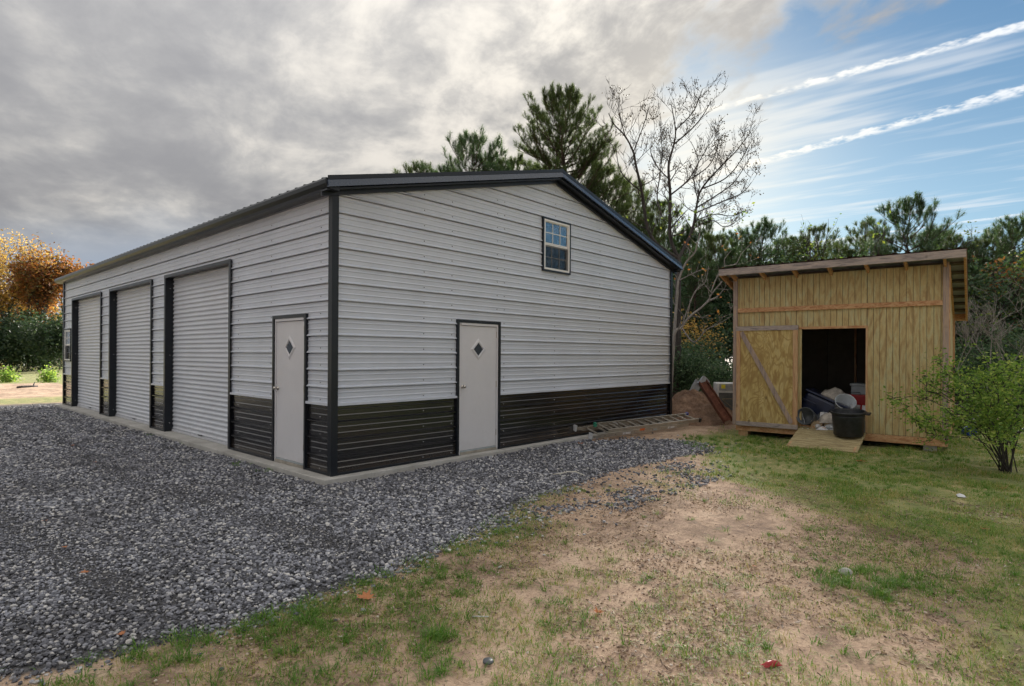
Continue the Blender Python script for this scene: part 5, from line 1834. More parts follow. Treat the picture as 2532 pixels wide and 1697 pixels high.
def place_pine(kind, px, top, depth, label, group=None, rz_=None):
    tr, Vn, Fn, mt, H = pine_protos[kind]
    base = at(px, 900, depth)
    ztop = at(px, top, depth)[2]
    gz = float(hz(base[0], base[1]))
    s = (ztop - gz) / float(Vn[:, 2].max())
    rt_ = empty('pine_tree', (base[0], base[1], gz - 0.05), rnd.uniform(0, 6.28) if rz_ is None else rz_)
    rt_.scale = (s, s, s)
    if kind not in PD:
        a = tr.build('trunk', M['bark_pine'], rt_, smooth=True)
        c = tris('crown', Vn, Fn, M[mt], rt_)
        PD[kind] = (a.data, c.data)
    else:
        for nm, me in zip(('trunk', 'crown'), PD[kind]):
            c = bpy.data.objects.new(nm, me)
            COL.objects.link(c)
            c.parent = rt_
    return tag(rt_, label, 'pine', group)


WG = 'pines of the woods behind the shed'
place_pine('tall', 1400, 206, 33, 'tallest pine, standing above the garage ridge beside the bare berry tree')
place_pine('dome', 1170, 312, 36, 'rounded pine rising over the left roof slope of the garage')
place_pine('mid', 1040, 392, 38, 'lowest pine peeking over the garage roof edge, leftmost of the pines')
place_pine('mid', 1262, 372, 40, 'pine between the rounded pine and the tallest pine above the roof')
place_pine('slim', 1105, 385, 41, 'thin pine tip just left of the rounded pine above the roof')
place_pine('mid', 1490, 390, 36, 'pine right of the tallest pine, behind the bare berry tree')
place_pine('mid', 1590, 520, 30, 'pine behind the right slope of the garage roof')
place_pine('dome', 2242, 466, 25, 'tall bushy pine above the shed roof, highest behind the shed')
place_pine('mid', 2012, 545, 27, 'small pointed pine above the middle of the shed roof')
place_pine('dome', 1880, 528, 30, 'broad pine above the left end of the shed roof')
place_pine('dome', 2505, 520, 24, 'dark pine at the right edge of the picture')
OTH = [('mid', 1625, 480, 35, 'pine showing through the middle limbs of the berry tree'), ('dome', 1690, 545, 31, 'bushy pine just right of the berry tree trunk'), ('mid', 1735, 530, 33, 'pine right of the berry tree, left of the shed eave'),
       ('dome', 1815, 560, 34, 'bushy pine over the left shed eave corner'), ('mid', 1970, 570, 29, 'pine close left of the small pointed pine'), ('dome', 2065, 580, 33, 'bushy pine right of the small pointed pine'), ('mid', 2135, 530, 30, 'pine left of the tall bushy pine, behind bare stems'),
       ('dome', 2310, 545, 28, 'bushy pine right of the tall bushy pine'), ('mid', 2370, 570, 25, 'pine over the right shed eave'), ('dome', 2460, 550, 28, 'bushy pine between the right eave and the right edge'), ('mid', 1300, 400, 41, 'pine at the foot of the tallest pine, above the ridge'), ('mid', 1215, 385, 39, 'pine right beside the rounded pine over the roof'),
       ('mid', 1765, 565, 27, 'pine left of the broad pine, over the left shed eave'), ('slim', 1715, 600, 23, 'thin pine trunk nearest the garage in the gap left of the shed'),
       ('slim', 1745, 640, 25, 'thin pine in the middle of the gap between garage and shed'), ('slim', 1790, 620, 26, 'thin pine beside the left shed wall, left of two'),
       ('slim', 1815, 600, 24, 'thin pine beside the left shed wall, right of two'), ('mid', 1660, 580, 33, 'pine behind the trunk of the bare berry tree'),
       ('mid', 1940, 580, 32, 'pine between the broad pine and the small pointed pine'), ('dome', 2105, 600, 31, 'low round pine behind the whip-thin bare stems'),
       ('mid', 2165, 560, 33, 'pine just left of the tall bushy pine above the shed'), ('mid', 2335, 560, 30, 'pine just right of the tall bushy pine above the shed'),
       ('mid', 2430, 580, 27, 'pine behind the tree draped with yellow-green leaves'), ('dome', 2575, 500, 27, 'pine just outside the right picture edge'),
       ('slim', 2385, 640, 21, 'thin pine beside the right shed eave'), ('mid', 1845, 590, 36, 'distant pine behind the left part of the shed roof'),
       ('dome', 2640, 520, 22, 'pine far outside the right picture edge'), ('mid', 1560, 430, 42, 'distant pine seen through the left limbs of the berry tree'),
       ('slim', 1700, 640, 30, 'distant thin pine deep in the gap, close to the garage edge'), ('slim', 1775, 660, 33, 'distant thin pine deep in the gap, close to the shed edge'),
       ('slim', 2060, 620, 36, 'distant thin pine behind the small pointed pine'), ('slim', 2290, 600, 36, 'distant thin pine behind the tall bushy pine')]
for k_, px_, top_, dep_, lb_ in OTH:
    place_pine(k_, px_, top_, dep_, lb_, WG)


# ---- bare and leafy broadleaf trees
def twigs(mb, p, d, L, r_, lev, tips, rr, up=0.25, spread=0.8, n=4, kids=(2, 4), sides=4):
    pts = [p]
    q = p.copy()
    dd_ = d / np.linalg.norm(d)
    for i in range(n):
        dd_ = dd_ + np.array([rr.gauss(0, .13), rr.gauss(0, .13), rr.gauss(0, .10) + up * 0.16])
        dd_ /= np.linalg.norm(dd_)
        q = q + dd_ * L / n
        pts.append(q)
    mb.tube(pts, [r_ * (1 - 0.6 * i / n) for i in range(n + 1)], sides if lev > 1 else 3, cap=False)
    if lev <= 0:
        tips.append((pts[-1], dd_))
        tips.append((pts[-2], dd_))
        return
    for k in range(rr.randint(*kids)):
        t_ = rr.uniform(0.3, 1.0)
        i = min(n - 1, int(t_ * n))
        bp = pts[i] + (pts[i + 1] - pts[i]) * (t_ * n - i)
        rv = np.array([rr.gauss(0, 1), rr.gauss(0, 1), rr.gauss(0, .6) + up])
        nd_ = dd_ * 0.9 + rv / np.linalg.norm(rv) * spread
        twigs(mb, bp, nd_, L * rr.uniform(.45, .75), max(0.0062, r_ * rr.uniform(.4, .6)), lev - 1, tips, rr, up, spread, n, kids, sides)
    tips.append((pts[-1], dd_))


def limb(mb, pts, r0, r1, tips, rr, lev=2, every=0.55, L=0.9, up=0.5, spread=0.9, skip=0.25, sides=6, kids=(1, 3)):
    """one hand-placed limb (list of world points) with twigs growing from it"""
    P3 = [np.array(p, float) for p in pts]
    fine = []
    for i in range(len(P3) - 1):
        a = P3[max(0, i - 1)]
        b_, c_ = P3[i], P3[i + 1]
        d_ = P3[min(len(P3) - 1, i + 2)]
        for q in range(5):
            t_ = q / 5
            fine.append(0.5 * ((2 * b_) + (c_ - a) * t_ + (2 * a - 5 * b_ + 4 * c_ - d_) * t_ ** 2 + (-a + 3 * b_ - 3 * c_ + d_) * t_ ** 3))
    fine.append(P3[-1])
    n = len(fine)
    rad = [r0 + (r1 - r0) * i / (n - 1) for i in range(n)]
    mb.tube(fine, rad, sides, cap=False)
    acc = 0.0
    for i in range(1, n):
        acc += np.linalg.norm(fine[i] - fine[i - 1])
        if i / n > skip and acc > every * rr.uniform(.6, 1.3):
            acc = 0.0
            d_ = fine[i] - fine[i - 1]
            d_ /= np.linalg.norm(d_)
            rv = np.array([rr.gauss(0, 1), rr.gauss(0, 1), rr.gauss(0, .7) + up])
            twigs(mb, fine[i], d_ * 0.7 + rv / np.linalg.norm(rv) * spread, L * rr.uniform(.5, 1.1), rad[i] * 0.45, lev - 1, tips, rr, up, .8, 3, kids, 4)
    tips.append((fine[-1], fine[-1] - fine[-2]))


# the bare berry tree behind the right end of the garage
rr = random.Random(5)
DT = 17.5


def ct(X_, Y_, dd_=0.0):
    return at(980 + X_ / 2.543, 192 + Y_ / 2.543, DT + dd_)


btree = empty('berry_tree', tuple(at(1672, 900, DT)[:2]) + (-0.1,))
tag(btree, 'bare tree hung with small dry berries behind the right end of the garage', 'tree')
off = np.array([btree.location[0], btree.location[1], -0.1])
tips = []
mb = MB()
foot = at(1672, 900, DT)
foot[2] = -0.2
fork = at(1678, 640, DT)
mb.tube([foot, foot * .66 + fork * .34 + np.array([.05, 0, 0]), foot * .33 + fork * .67, fork], [0.13, 0.11, 0.09, 0.075], 9)
LIMBS = [
    ([fork, ct(1722, 1000, 0), ct(1722, 740, .1), ct(1712, 560, .2), ct(1745, 420, .3), ct(1755, 330, .3), ct(1730, 175, .4)], .12, .016),
    ([ct(1745, 420, .3), ct(1850, 330, .1), ct(1920, 250, 0), ct(1978, 150, -.1)], .05, .014),
    ([ct(1755, 330, .3), ct(1860, 225, .5), ct(1900, 140, .6), ct(1925, 72, .7)], .04, .014),
    ([fork, ct(1600, 1000, -.4), ct(1545, 720, -.6), ct(1508, 560, -.7), ct(1490, 470, -.8), ct(1440, 370, -.8), ct(1370, 295, -.9), ct(1335, 225, -.9)], .10, .014),
    ([ct(1490, 470, -.8), ct(1555, 300, -.9), ct(1590, 185, -1)], .035, .013),
    ([ct(1440, 370, -.8), ct(1402, 230, -.6), ct(1402, 135, -.6)], .03, .013),
    ([fork, ct(1860, 960, .5), ct(1886, 820, .8), ct(1920, 700, 1), ct(2040, 560, 1), ct(2130, 470, 1.1), ct(2220, 352, 1.2)], .10, .014),
    ([ct(1920, 700, 1), ct(2060, 640, .6), ct(2150, 545, .5), ct(2235, 395, .3)], .045, .013),
    ([ct(1886, 820, .8), ct(2030, 730, .2), ct(2130, 650, 0), ct(2230, 490, -.1)], .045, .013),
    ([ct(1886, 850, .8), ct(2050, 780, -.3), ct(2175, 725, -.5), ct(2232, 660, -.6)], .04, .012),
    ([ct(1880, 900, .7), ct(2000, 860, 1.4), ct(2105, 870, 1.6), ct(2195, 838, 1.7)], .04, .012),
    ([ct(1850, 960, .5), ct(1980, 900, 0.2), ct(2060, 940, 0), ct(2125, 918, 0)], .035, .012),
    ([ct(1722, 740, .1), ct(1830, 650, -.5), ct(1895, 545, -.8), ct(1960, 430, -1)], .05, .013),
    ([ct(1830, 650, -.5), ct(1960, 560, -.9), ct(2020, 440, -1.1), ct(2020, 350, -1.2)], .03, .012),
    ([ct(1715, 640, .2), ct(1640, 560, .7), ct(1600, 470, .9), ct(1610, 380, 1)], .04, .012),
    ([ct(1545, 720, -.6), ct(1450, 640, -.9), ct(1400, 560, -1), ct(1380, 430, -1.1)], .04, .012),
    ([ct(1680, 900, 0), ct(1640, 760, .6), ct(1660, 600, .8), ct(1670, 440, 1.0), ct(1655, 280, 1.0)], .05, .012),
    ([ct(1900, 780, .8), ct(1870, 640, 1.2), ct(1900, 520, 1.4), ct(1850, 400, 1.6)], .04, .012),
]
for pts, r0_, r1_ in LIMBS:
    limb(mb, pts, r0_ * 0.5, r1_ * 0.7, tips, rr, 3, 0.14, 0.66, 0.45, 0.95, 0.10, 6, (2, 4))
mb.v = [tuple(np.array(v) - off) for v in mb.v]
mb.build('trunk', M['bark'], btree, smooth=True)
bp = []
for p, d in tips:
    if rr.random() < 0.08:
        for q in range(rr.randint(2, 6)):
            bp.append(p + np.array([rr.gauss(0, .07), rr.gauss(0, .07), rr.gauss(-.07, .06)]))
bp = np.array(bp)
octv = np.array([(1, 0, 0), (-1, 0, 0), (0, 1, 0), (0, -1, 0), (0, 0, 1), (0, 0, -1)], float)
octf = np.array([(0, 2, 4), (2, 1, 4), (1, 3, 4), (3, 0, 4), (2, 0, 5), (1, 2, 5), (3, 1, 5), (0, 3, 5)])
Vn = (bp[:, None] - off + octv[None] * 0.021).reshape(-1, 3)
Fn = (octf[None] + 6 * np.arange(len(bp))[:, None, None]).reshape(-1, 3)
bo = tris('berries', Vn, Fn, M['berry'], btree)
bo['kind'] = 'stuff'
lp = np.array([p + np.array([rr.gauss(0, .15), rr.gauss(0, .15), rr.gauss(0, .12)]) for p, d in tips if p[2] < 6.0 and rr.random() < .12 for _ in range(2)])
Vn, Fn = leaf_quads(lp - off, np.full(len(lp), 0.11))
tris('leaves', Vn, Fn, M['yellow_leaf'], btree)
print('berry tips', len(tips), 'berries', len(bp))

# pale leafless limbs of a second tree in the gap between garage and shed
pt = empty('pale_tree', tuple(at(1668, 900, 16.4)[:2]) + (-0.1,))
tag(pt, 'pale leafless tree leaning into the gap between garage and shed', 'tree')
off = np.array([pt.location[0], pt.location[1], -0.1])
mb = MB()
tips = []
g = lambda x_, y_, d_=0.0: at(1640 + x_ / 3.5636, 560 + y_ / 3.5636, 16.4 + d_)
f0 = at(1655, 960, 16.4)
f0[2] = -0.15
for pts, r0_, r1_ in (([f0, g(90, 1000), g(160, 890), g(240, 790), g(330, 720), g(395, 655), g(430, 590), g(520, 485)], .085, .022),
                      ([g(395, 655), g(470, 620, .3), g(530, 560, .5)], .025, .01),
                      ([g(430, 590), g(385, 540, -.2), g(345, 480, -.3), g(340, 420, -.3)], .025, .009),
                      ([f0, g(100, 900, .5), g(120, 640, .6), g(135, 480, .6), g(200, 320, .5), g(270, 240, .4), g(300, 160, .3), g(322, 60, .3)], .10, .02),
                      ([g(135, 480, .6), g(230, 430, .2), g(330, 385, 0), g(410, 375, 0)], .03, .009),
                      ([g(160, 890), g(270, 1020, -.3), g(380, 910, -.5), g(470, 870, -.6), g(595, 795, -.7)], .04, .010),
                      ([g(240, 790), g(330, 800, .2), g(430, 815, .3)], .025, .008),
                      ([g(420, 580), g(480, 430, .1), g(540, 350, .2), g(540, 290, .2), g(600, 210, .3)], .03, .010),
                      ([g(540, 350, .2), g(640, 330, .6), g(690, 240, .7), g(775, 150, .8)], .025, .009),
                      ([g(160, 880), g(250, 640, -.3), g(290, 560, -.4), g(370, 490, -.5), g(400, 350, -.5)], .035, .010)):
    limb(mb, pts, r0_ * 0.55, r1_ * 0.7, tips, rr, 2, 0.30, 0.55, 0.3, 0.9, 0.2, 6)
mb.v = [tuple(np.array(v) - off) for v in mb.v]
mb.build('trunk', M['bark_pale'], pt, smooth=True)
lp = np.array([p + np.array([rr.gauss(0, .08)] * 3) for p, d in tips if rr.random() < .25])
Vn, Fn = leaf_quads(lp - off, np.full(len(lp), 0.09))
tris('leaves', Vn, Fn, M['orange_leaf'], pt)


def broadleaf(name, label, cat, px, top, depth, lmat, bmat, seed, nleaf, leaf, stems=1, spread=0.75, lev=4, up=0.35, trunk_frac=0.3, group=None, clump=0.22, low=0.0, sides=5, kids=(3, 4)):
    r = random.Random(seed)
    base = at(px, 900, depth)
    gz = float(hz(base[0], base[1]))
    H = at(px, top, depth)[2] - gz
    root = empty(name, (base[0], base[1], gz - 0.05))
    tag(root, label, cat, group)
    b = MB()
    tp_ = []
    for k in range(stems):
        a = r.uniform(0, 6.28)
        d0 = np.array([math.cos(a) * 0.25 * (stems > 1), math.sin(a) * 0.25 * (stems > 1), 1.0])
        p = np.array([math.cos(a), math.sin(a), 0]) * 0.03 * H * (stems > 1)
        r0_ = (0.014 * H + 0.01) / (stems ** 0.4)
        if trunk_frac > 0.02:
            p2 = p + d0 * H * trunk_frac
            b.tube([p, (p + p2) / 2 + np.array([r.gauss(0, .01), r.gauss(0, .01), 0]) * H, p2], [r0_, r0_ * .85, r0_ * .75], 7, cap=False)
        else:
            p2 = p
        rest = H * (1 - trunk_frac)
        for q in range(3 if stems == 1 else 1):
            rv = np.array([r.gauss(0, 1), r.gauss(0, 1), 0])
            twigs(b, p2, d0 + rv / (np.linalg.norm(rv) + 1e-6) * spread * (0.35 + 0.35 * q), rest * (0.62 - 0.08 * q), r0_ * (.6 - .08 * q), lev, tp_, r, up, spread, 4, kids, sides)
    zs_ = np.array([p[2] for p, d in tp_])
    kz = H / max(0.1, zs_.max())
    b.v = [(v[0] * min(kz, 1.4), v[1] * min(kz, 1.4), v[2] * kz) for v in b.v]
    b.build('trunk', bmat, root, smooth=True)
    if nleaf:
        T = np.array([p for p, d in tp_]) * np.array([min(kz, 1.4), min(kz, 1.4), kz])
        T = T[T[:, 2] > low * H]
        pick = T[rng.integers(0, len(T), nleaf)]
        L_ = pick + rng.normal(0, clump, (nleaf, 3))
        L_[:, 2] = np.maximum(L_[:, 2], 0.03)
        Vn_, Fn_ = leaf_quads(L_, np.full(nleaf, leaf))
        tris('crown', Vn_, Fn_, lmat, root)
    return root


# bare grey sapling right of the shed
broadleaf('bare_sapling', 'pale many-branched bare sapling just right of the shed', 'tree', 2405, 640, 15.5, M['yellow_leaf'], M['bark_pale'], 77, 160, 0.07, 3, 0.75, 4, 0.35, 0.12, clump=0.08, kids=(3, 4))
broadleaf('bare_sapling', 'thin bare sapling at the right picture edge behind the green shrub', 'tree', 2490, 740, 15.0, M['yellow_leaf'], M['bark_pale'], 78, 90, 0.07, 3, 0.8, 3, 0.3, 0.10, clump=0.08, kids=(3, 4))
broadleaf('vine_tree', 'small tree draped with yellow-green leaves right of the shed roof', 'tree', 2435, 545, 20, M['yellow_leaf'], M['bark'], 79, 900, 0.13, 1, 0.7, 4, 0.35, 0.35, clump=0.12, low=0.35)
broadleaf('autumn_tree', 'orange-leaved tree at the right edge behind the bare saplings', 'tree', 2535, 640, 20, M['orange_leaf'], M['bark'], 80, 1600, 0.16, 1, 0.8, 4, 0.2, 0.3, clump=0.2)
broadleaf('bare_tree', 'whip-thin bare stems poking up between two pines above the shed roof', 'tree', 2085, 528, 22, M['yellow_leaf'], M['bark'], 81, 120, 0.12, 4, 0.25, 2, 0.8, 0.45, clump=0.08, low=0.0)
broadleaf('autumn_sapling', 'little gold-leaved sapling in the dim gap left of the shed', 'tree', 1745, 770, 21, M['gold_leaf'], M['bark'], 82, 900, 0.12, 2, 0.7, 3, 0.3, 0.2, clump=0.22)
for i, (px_, top_, dep_, mt_, lb) in enumerate(((1700, 690, 24, 'privet', 'dark leafy understory tree at the garage side of the gap'), (1790, 700, 23, 'privet', 'dark understory tree beside the left shed wall'), (1860, 610, 26, 'privet', 'dark understory tree behind the left part of the shed roof'),
                                                (2000, 630, 25, 'yellow_leaf', 'yellow-green understory tree behind the middle of the shed roof'), (2150, 640, 24, 'privet', 'dark understory tree behind the right part of the shed roof'), (2380, 660, 21, 'privet', 'dark understory tree right of the shed eave'),
                                                (2470, 690, 19, 'privet', 'dark understory tree behind the thin bare sapling'), (2560, 650, 20, 'privet', 'dark understory tree outside the right picture edge'), (1655, 640, 28, 'privet', 'dark understory tree behind the garage corner'))):
    broadleaf('understory_tree', lb, 'tree', px_, top_, dep_, M[mt_], M['bark'], 200 + i, 4200, 0.15, 2, 0.75, 4, 0.25, 0.12, 'understory trees of the woods', 0.34)
# privet thicket at the garage corner
for i, (px_, top_, dep_, lb) in enumerate(((1640, 850, 18.5, 'dark green privet bush right at the garage corner'), (1710, 862, 17.6, 'dark green privet bush behind the dirt heap'), (1775, 890, 18.6, 'dark green privet bush behind the old washer'), (1690, 815, 20.5, 'taller privet bush further back between garage and shed'))):
    broadleaf('privet_bush', lb, 'bush', px_, top_, dep_, M['privet'], M['bark'], 90 + i, 5200, 0.085, 6, 0.85, 3, 0.25, 0.03, 'privet bushes in the gap', 0.22)
for i, (px_, top_, dep_, lb) in enumerate(((2380, 850, 18.0, 'dim bush behind the bicycle'), (2470, 830, 17.5, 'dim bush behind the bare saplings'), (2560, 820, 16.5, 'dim bush outside the right picture edge'))):
    broadleaf('dim_bush', lb, 'bush', px_, top_, dep_, M['privet'], M['bark'], 120 + i, 4200, 0.09, 6, 0.85, 3, 0.25, 0.03, 'bushes right of the shed', 0.24)

# green shrub in front of the right shed corner
shrub = empty('green_shrub', (7.09, -6.40, float(hz(7.09, -6.40)) - 0.03))
tag(shrub, 'loose light green shrub in front of the right shed corner', 'shrub')
off = np.array(shrub.location)
mb = MB()
tips = []
rr = random.Random(31)
SB_ = np.array([7.09, -6.40, -0.1])
for (tx, ty, dd_, r0_) in ((2292, 905, .2, .018), (2278, 965, -.1, .016), (2288, 1020, -.3, .014), (2296, 1062, -.2, .012), (2340, 880, .4, .018), (2385, 872, 0, .018), (2425, 890, -.4, .018), (2455, 862, .3, .02), (2500, 858, -.2, .02), (2530, 900, .5, .018), (2560, 870, 0, .018), (2590, 930, -.4, .018), (2420, 960, -.6, .014), (2360, 960, .6, .014), (2450, 1000, .7, .014), (2370, 1040, -.5, .012), (2440, 1060, -.7, .012), (2540, 990, -.6, .014), (2330, 1000, .3, .014), (2400, 920, .5, .015), (2480, 930, -.5, .015)):
    tip = at(tx, ty + (42 if ty < 915 else 15), 8.58 + dd_)
    b0 = SB_ + np.array([rr.gauss(0, .05), rr.gauss(0, .05), 0])
    ln_ = tip - b0
    mid1 = b0 + ln_ * 0.33 + np.array([0, 0, 0.18 + 0.10 * abs(ln_[1])])
    mid2 = b0 + ln_ * 0.68 + np.array([0, 0, 0.16])
    limb(mb, [b0, mid1, mid2, tip], r0_ * 0.65, 0.003, tips, rr, 3, 0.15, 0.34, 0.12, 0.9, 0.30, 5)
mb.v = [tuple(np.array(v) - off) for v in mb.v]
mb.build('stems', M['bark'], shrub, smooth=True)
T = np.array([p for p, d in tips])
pick = T[rng.integers(0, len(T), 9500)]
L_ = pick + rng.normal(0, 0.06, (9500, 3)) - off
L_[:, 2] = np.maximum(L_[:, 2], 0.08)
Vn, Fn = leaf_quads(L_, np.full(len(L_), 0.052), asp=0.55)
tris('leaves', Vn, Fn, M['shrub_leaf'], shrub)
print('shrub tips', len(tips))

# ---- tree line across the field on the far left
broadleaf('gold_tree', 'half-bare gold and tan tree at the far left edge of the field', 'tree', 25, 572, 50, M['gold_leaf'], M['bark'], 140, 5200, 0.22, 1, 0.5, 5, 0.6, 0.25, clump=0.5)
broadleaf('orange_tree', 'bright orange autumn tree across the field, left of the garage', 'tree', 105, 590, 49, M['orange_leaf'], M['bark'], 141, 5600, 0.27, 1, 0.5, 5, 0.6, 0.30, clump=0.42)
broadleaf('orange_tree', 'orange autumn tree partly hidden by the far end of the garage', 'tree', 165, 645, 52, M['orange_leaf'], M['bark'], 142, 6000, 0.30, 1, 0.75, 5, 0.3, 0.3, clump=0.45)
broadleaf('gold_tree', 'low gold tree between the orange tree and the left edge', 'tree', 70, 690, 53, M['gold_leaf'], M['bark'], 143, 5200, 0.28, 1, 0.8, 4, 0.25, 0.2, clump=0.5)
broadleaf('gold_tree', 'tan tree beyond the left picture edge', 'tree', -70, 600, 51, M['gold_leaf'], M['bark'], 144, 4500, 0.28, 1, 0.8, 4, 0.25, 0.2, clump=0.5)
for i, (px_, top_, lb) in enumerate(((5, 815, 'dark evergreen bush at the left picture edge across the field'), (60, 775, 'dark evergreen bush below the gold tree'), (100, 835, 'dark evergreen bush below the orange tree'), (140, 800, 'dark evergreen bush beside the far garage corner'), (-45, 790, 'dark evergreen bush beyond the left edge'))):
    broadleaf('evergreen_bush', lb, 'bush', px_, top_, 46 + (i % 3) * 1.5, M['cedar'], M['bark'], 150 + i, 6500, 0.24, 5, 0.8, 3, 0.3, 0.05, 'evergreen bushes across the field', 0.55)
for i, (px_, top_, lb) in enumerate(((20, 918, 'green weed clump left on the dirt berm'), (128, 918, 'green weed clump right on the dirt berm'))):
    broadleaf('weed_clump', lb, 'weed', px_, top_, 31.5, M['shrub_leaf'], M['bark'], 160 + i, 900, 0.12, 6, 0.9, 2, 0.2, 0.0, 'weeds on the berm', 0.18)
p_ = at(66, 966, 25)
lg = empty('log', (p_[0], p_[1], float(hz(p_[0], p_[1])) + 0.06), 0.6)
tag(lg, 'dark log lying on the dirt of the far field', 'log')
MB().tube([(-.4, 0, 0), (-.15, .04, .01), (.2, 0, .01), (.45, -.05, 0)], [.05, .06, .05, .04], 9).build('log_body', M['bark'], lg, smooth=True)
MB().tube([(.3, 0, .05), (.5, .15, .16)], [.03, .02], 6).build('branch_stub', M['bark'], lg)


# ---- woods in the distance, one mass
def mass(cells, size):
    C = np.concatenate(cells)
    return leaf_quads(C, np.full(len(C), size), asp=0.7)


cells = []
N_ = 42000
dep = rng.uniform(36, 50, N_)
lat = rng.uniform(-2, 46, N_)
# crowns of the far woods: lumpy height profile, thin at trunk level so that light comes through
top = 4.6 + 3.4 * fbm(lat * 0.22, dep * 0.22, 300)
zz = rng.uniform(0, 1, N_) ** 0.8 * top
keep = (rng.uniform(0, 1, N_) < np.where((zz > 0.9) & (zz < 2.6), 0.30, 1.0)) & (fbm(lat * 0.7, zz * 0.9, 301) > 0.40)
pos = CAM[None, :2] + dep[:, None] * FW[None, :2] + lat[:, None] * RT[None, :2]
C = np.concatenate([pos, zz[:, None] - 0.1], 1)[keep]
Vn, Fn = leaf_quads(C, np.full(len(C), 0.42), asp=0.7)
fw_ = tris('far_woods', Vn, Fn, M['wood_mass'])
tag(fw_, 'hazy mass of mixed woods closing the view behind the pines', 'woods', kind='stuff')
N_ = 9000
dep = rng.uniform(56, 66, N_)
lat = rng.uniform(-70, -36, N_)
zz = rng.uniform(0, 1, N_) ** 0.9 * (4.0 + 4.5 * fbm(lat * .2, dep * .2, 303))
pos = CAM[None, :2] + dep[:, None] * FW[None, :2] + lat[:, None] * RT[None, :2]
C = np.concatenate([pos, zz[:, None]], 1)[fbm(lat * 0.6, zz * 0.7, 304) > 0.42]
Vn, Fn = leaf_quads(C, np.full(len(C), 0.5), asp=0.7)
fw2 = tris('far_woods', Vn, Fn, M['wood_mass'])
tag(fw2, 'mixed autumn woods behind the trees across the field', 'woods', kind='stuff')
# brush and leaf litter at the foot of the woods
N_ = 12000
dep = rng.uniform(17.5, 34, N_)
lat = rng.uniform(3, 34, N_)
pos = CAM[None, :2] + dep[:, None] * FW[None, :2] + lat[:, None] * RT[None, :2]
hb = 1.3 * fbm(lat * .5, dep * .5, 305) ** 2
zz = rng.uniform(0, 1, N_) * hb
keep = (pos[:, 0] > 12.6) & (np.abs(lat) < 0.95 * dep)
C = np.concatenate([pos, zz[:, None] - 0.08], 1)[keep]
Vn, Fn = leaf_quads(C, np.full(len(C), 0.16), asp=0.6)
ub = tris('underbrush', Vn, Fn, M['wood_mass'])
tag(ub, 'low brown and green underbrush on the floor of the woods', 'underbrush', kind='stuff')

# ------------------------------------------------------------------ fallen leaves and litter
LEAF = [(0, -1.0), (0.10, -0.45), (0.55, -0.55), (0.42, -0.18), (0.95, 0.05), (0.5, 0.22), (0.62, 0.62), (0.22, 0.48), (0.0, 1.0), (-0.22, 0.48), (-0.62, 0.62), (-0.5, 0.22), (-0.95, 0.05), (-0.42, -0.18), (-0.55, -0.55), (-0.10, -0.45)]


def leaf_obj(px, py, size, label, rot=0.0, curl=0.25, mt='dead_leaf', dz=0.0):
    v = -(py - 876.6) / FPX
    d_ = (1.5766 + 0.05) / -(-(0) + (at(px, py, 1.0)[2] - CAM[2]))
    w0 = at(px, py, d_)
    z_ = float(hz(w0[0], w0[1])) + 0.012 + dz
    b = MB()
    b.v = [(0, 0, 0.03 * size)] + [(x_ * size / 2, y_ * size / 2, curl * size * (abs(x_) ** 2 * 0.45 + 0.15 * y_ * y_)) for x_, y_ in LEAF]
    b.f = [(0, 1 + i, 1 + (i + 1) % len(LEAF)) for i in range(len(LEAF))]
    o_ = b.build('fallen_leaf', M[mt], None, loc=(w0[0], w0[1], z_), rot=(rnd.uniform(-.12, .12), rnd.uniform(-.12, .12), rot))
    return tag(o_, label, 'leaf', 'fallen leaves')


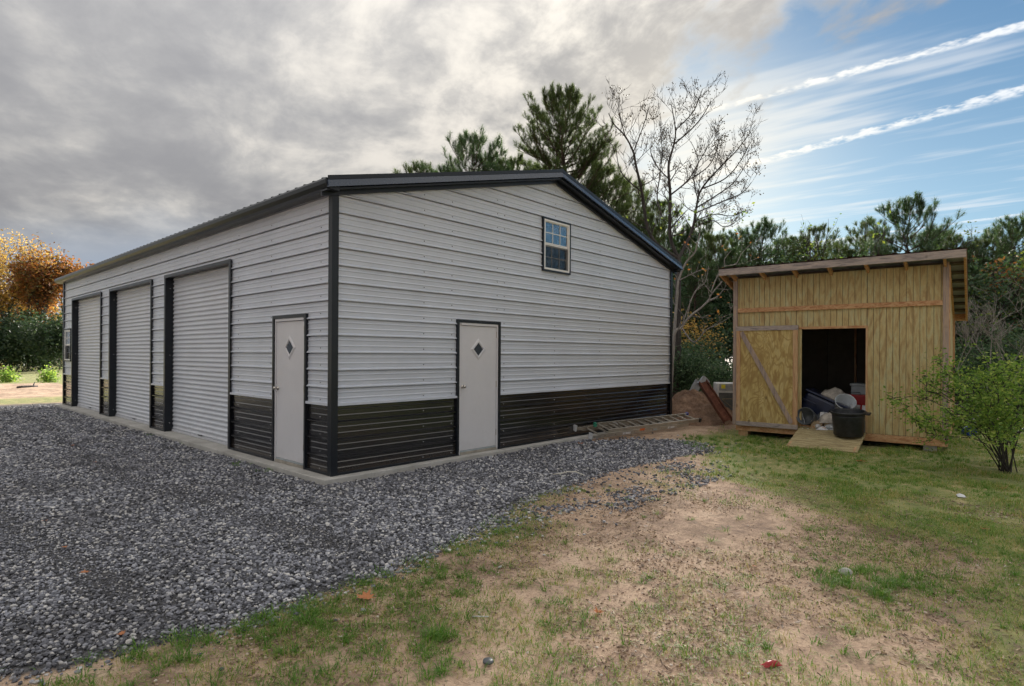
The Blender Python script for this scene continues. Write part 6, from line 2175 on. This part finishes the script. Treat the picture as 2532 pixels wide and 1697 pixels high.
for args in ((905, 1484, .15, 'large orange leaf at the gravel edge near the middle of the foreground', .5, .5, 'dead_leaf', .02), (1796, 1104, .16, 'orange leaf on the grass left of the ramp, right one of two', 1, .4), (1781, 1102, .10, 'small orange leaf on the grass left of the ramp, left one of two', 2, .3),
             (2130, 1138, .20, 'orange leaf lying on the lawn straight in front of the ramp', .2, .4), (2477, 1204, .16, 'red-orange leaf on the lawn below the green shrub', .8), (1930, 1076, .16, 'orange leaf in the grass under the sliding door', 1.8, .6), (2236, 1102, .20, 'brown-orange leaf under the shed joist, left of a pair', .3, .3),
             (2262, 1104, .22, 'brown-orange leaf under the shed joist, right of a pair', 1.2, .3), (2436, 1306, .10, 'small orange leaf on the lawn edge at the right', .7), (1436, 1096, .13, 'dark brown leaf on the gravel at the ladder foot', 2.2, .5), (110, 1280, .07, 'small yellow leaf on the gravel far left', .4),
             (160, 1345, .06, 'orange speck of leaf on the gravel at left', .4), (210, 1410, .08, 'small orange leaf on the gravel in the left foreground', 1.4), (300, 1560, .06, 'red leaf scrap at the lower left gravel edge', .4), (1866, 1395, .05, 'tiny orange leaf on the sand left of the green clump', .9), (1480, 1512, .09, 'pale tan curled leaf on the sand in the foreground', 1.1, .9),
             (235, 1140, .07, 'tiny orange leaf on the gravel beside the second roll-up door', .3), (180, 1097, .07, 'tiny orange leaf on the gravel near the far roll-up door', .3)):
    leaf_obj(*args)


def litter_obj(nm, px, py, b, mt, label, cat, rot=0.0, dz=0.015):
    d_ = (1.5766 + 0.05) / -(at(px, py, 1.0)[2] - CAM[2])
    w0 = at(px, py, d_)
    o_ = b.build(nm, M[mt], None, smooth=True, loc=(w0[0], w0[1], float(hz(w0[0], w0[1])) + dz), rot=(0, 0, rot))
    return tag(o_, label, cat)


M['bone'] = plain('pale_plastic', (0.62, 0.58, 0.50), 0.5)
litter_obj('plastic_scrap', 1405, 1172, MB().tube([(-.20, .05, .01), (-.10, .0, .03), (0, .03, .045), (.10, 0, .05), (.22, -.08, .01)], [.006, .010, .008, .010, .005], 6), 'bone', 'long pale plastic scrap on the gravel near the ladder', 'scrap', -0.7)
litter_obj('plastic_scrap', 1195, 1218, MB().tube([(-.12, 0, .01), (-.07, .05, .045), (0, .03, .02), (.07, .04, .05), (.11, -.02, .01)], [.006, .009, .007, .009, .005], 6), 'bone', 'curly pale plastic scrap on the gravel in front of the gable door', 'scrap', 0.4)
litter_obj('stick', 1188, 1521, MB().tube([(-.05, 0, .004), (.05, .004, .004)], [.004, .004], 6), 'enamel', 'short white plastic stick on the sand in the foreground', 'stick', -0.9, .006)
litter_obj('dark_pebble', 1207, 1629, MB().lathe([(0, .012), (.028, .012), (.03, .0), (.0, 0)], n=12), 'dgrey', 'dark flat pebble on the sand in the lower foreground', 'pebble')
litter_obj('cloth_scrap', 1908, 1632, crumple(.11, .04, .025, 7, 5), 'red', 'bright red scrap of ribbon on the dirt at the lower right', 'scrap', -0.6, .008)
litter_obj('paper_scrap', 2376, 1225, crumple(.12, .08, .03, 7, 6), 'paper', 'white paper scrap on the lawn at the right', 'scrap', .3)
litter_obj('grey_rock', 2092, 1408, MB().lathe([(.0, .055), (.03, .05), (.05, .03), (.05, .0), (0, -.02)], n=9), 'concrete', 'pale grey rock in the green clump at the right', 'rock', .3, -0.01)
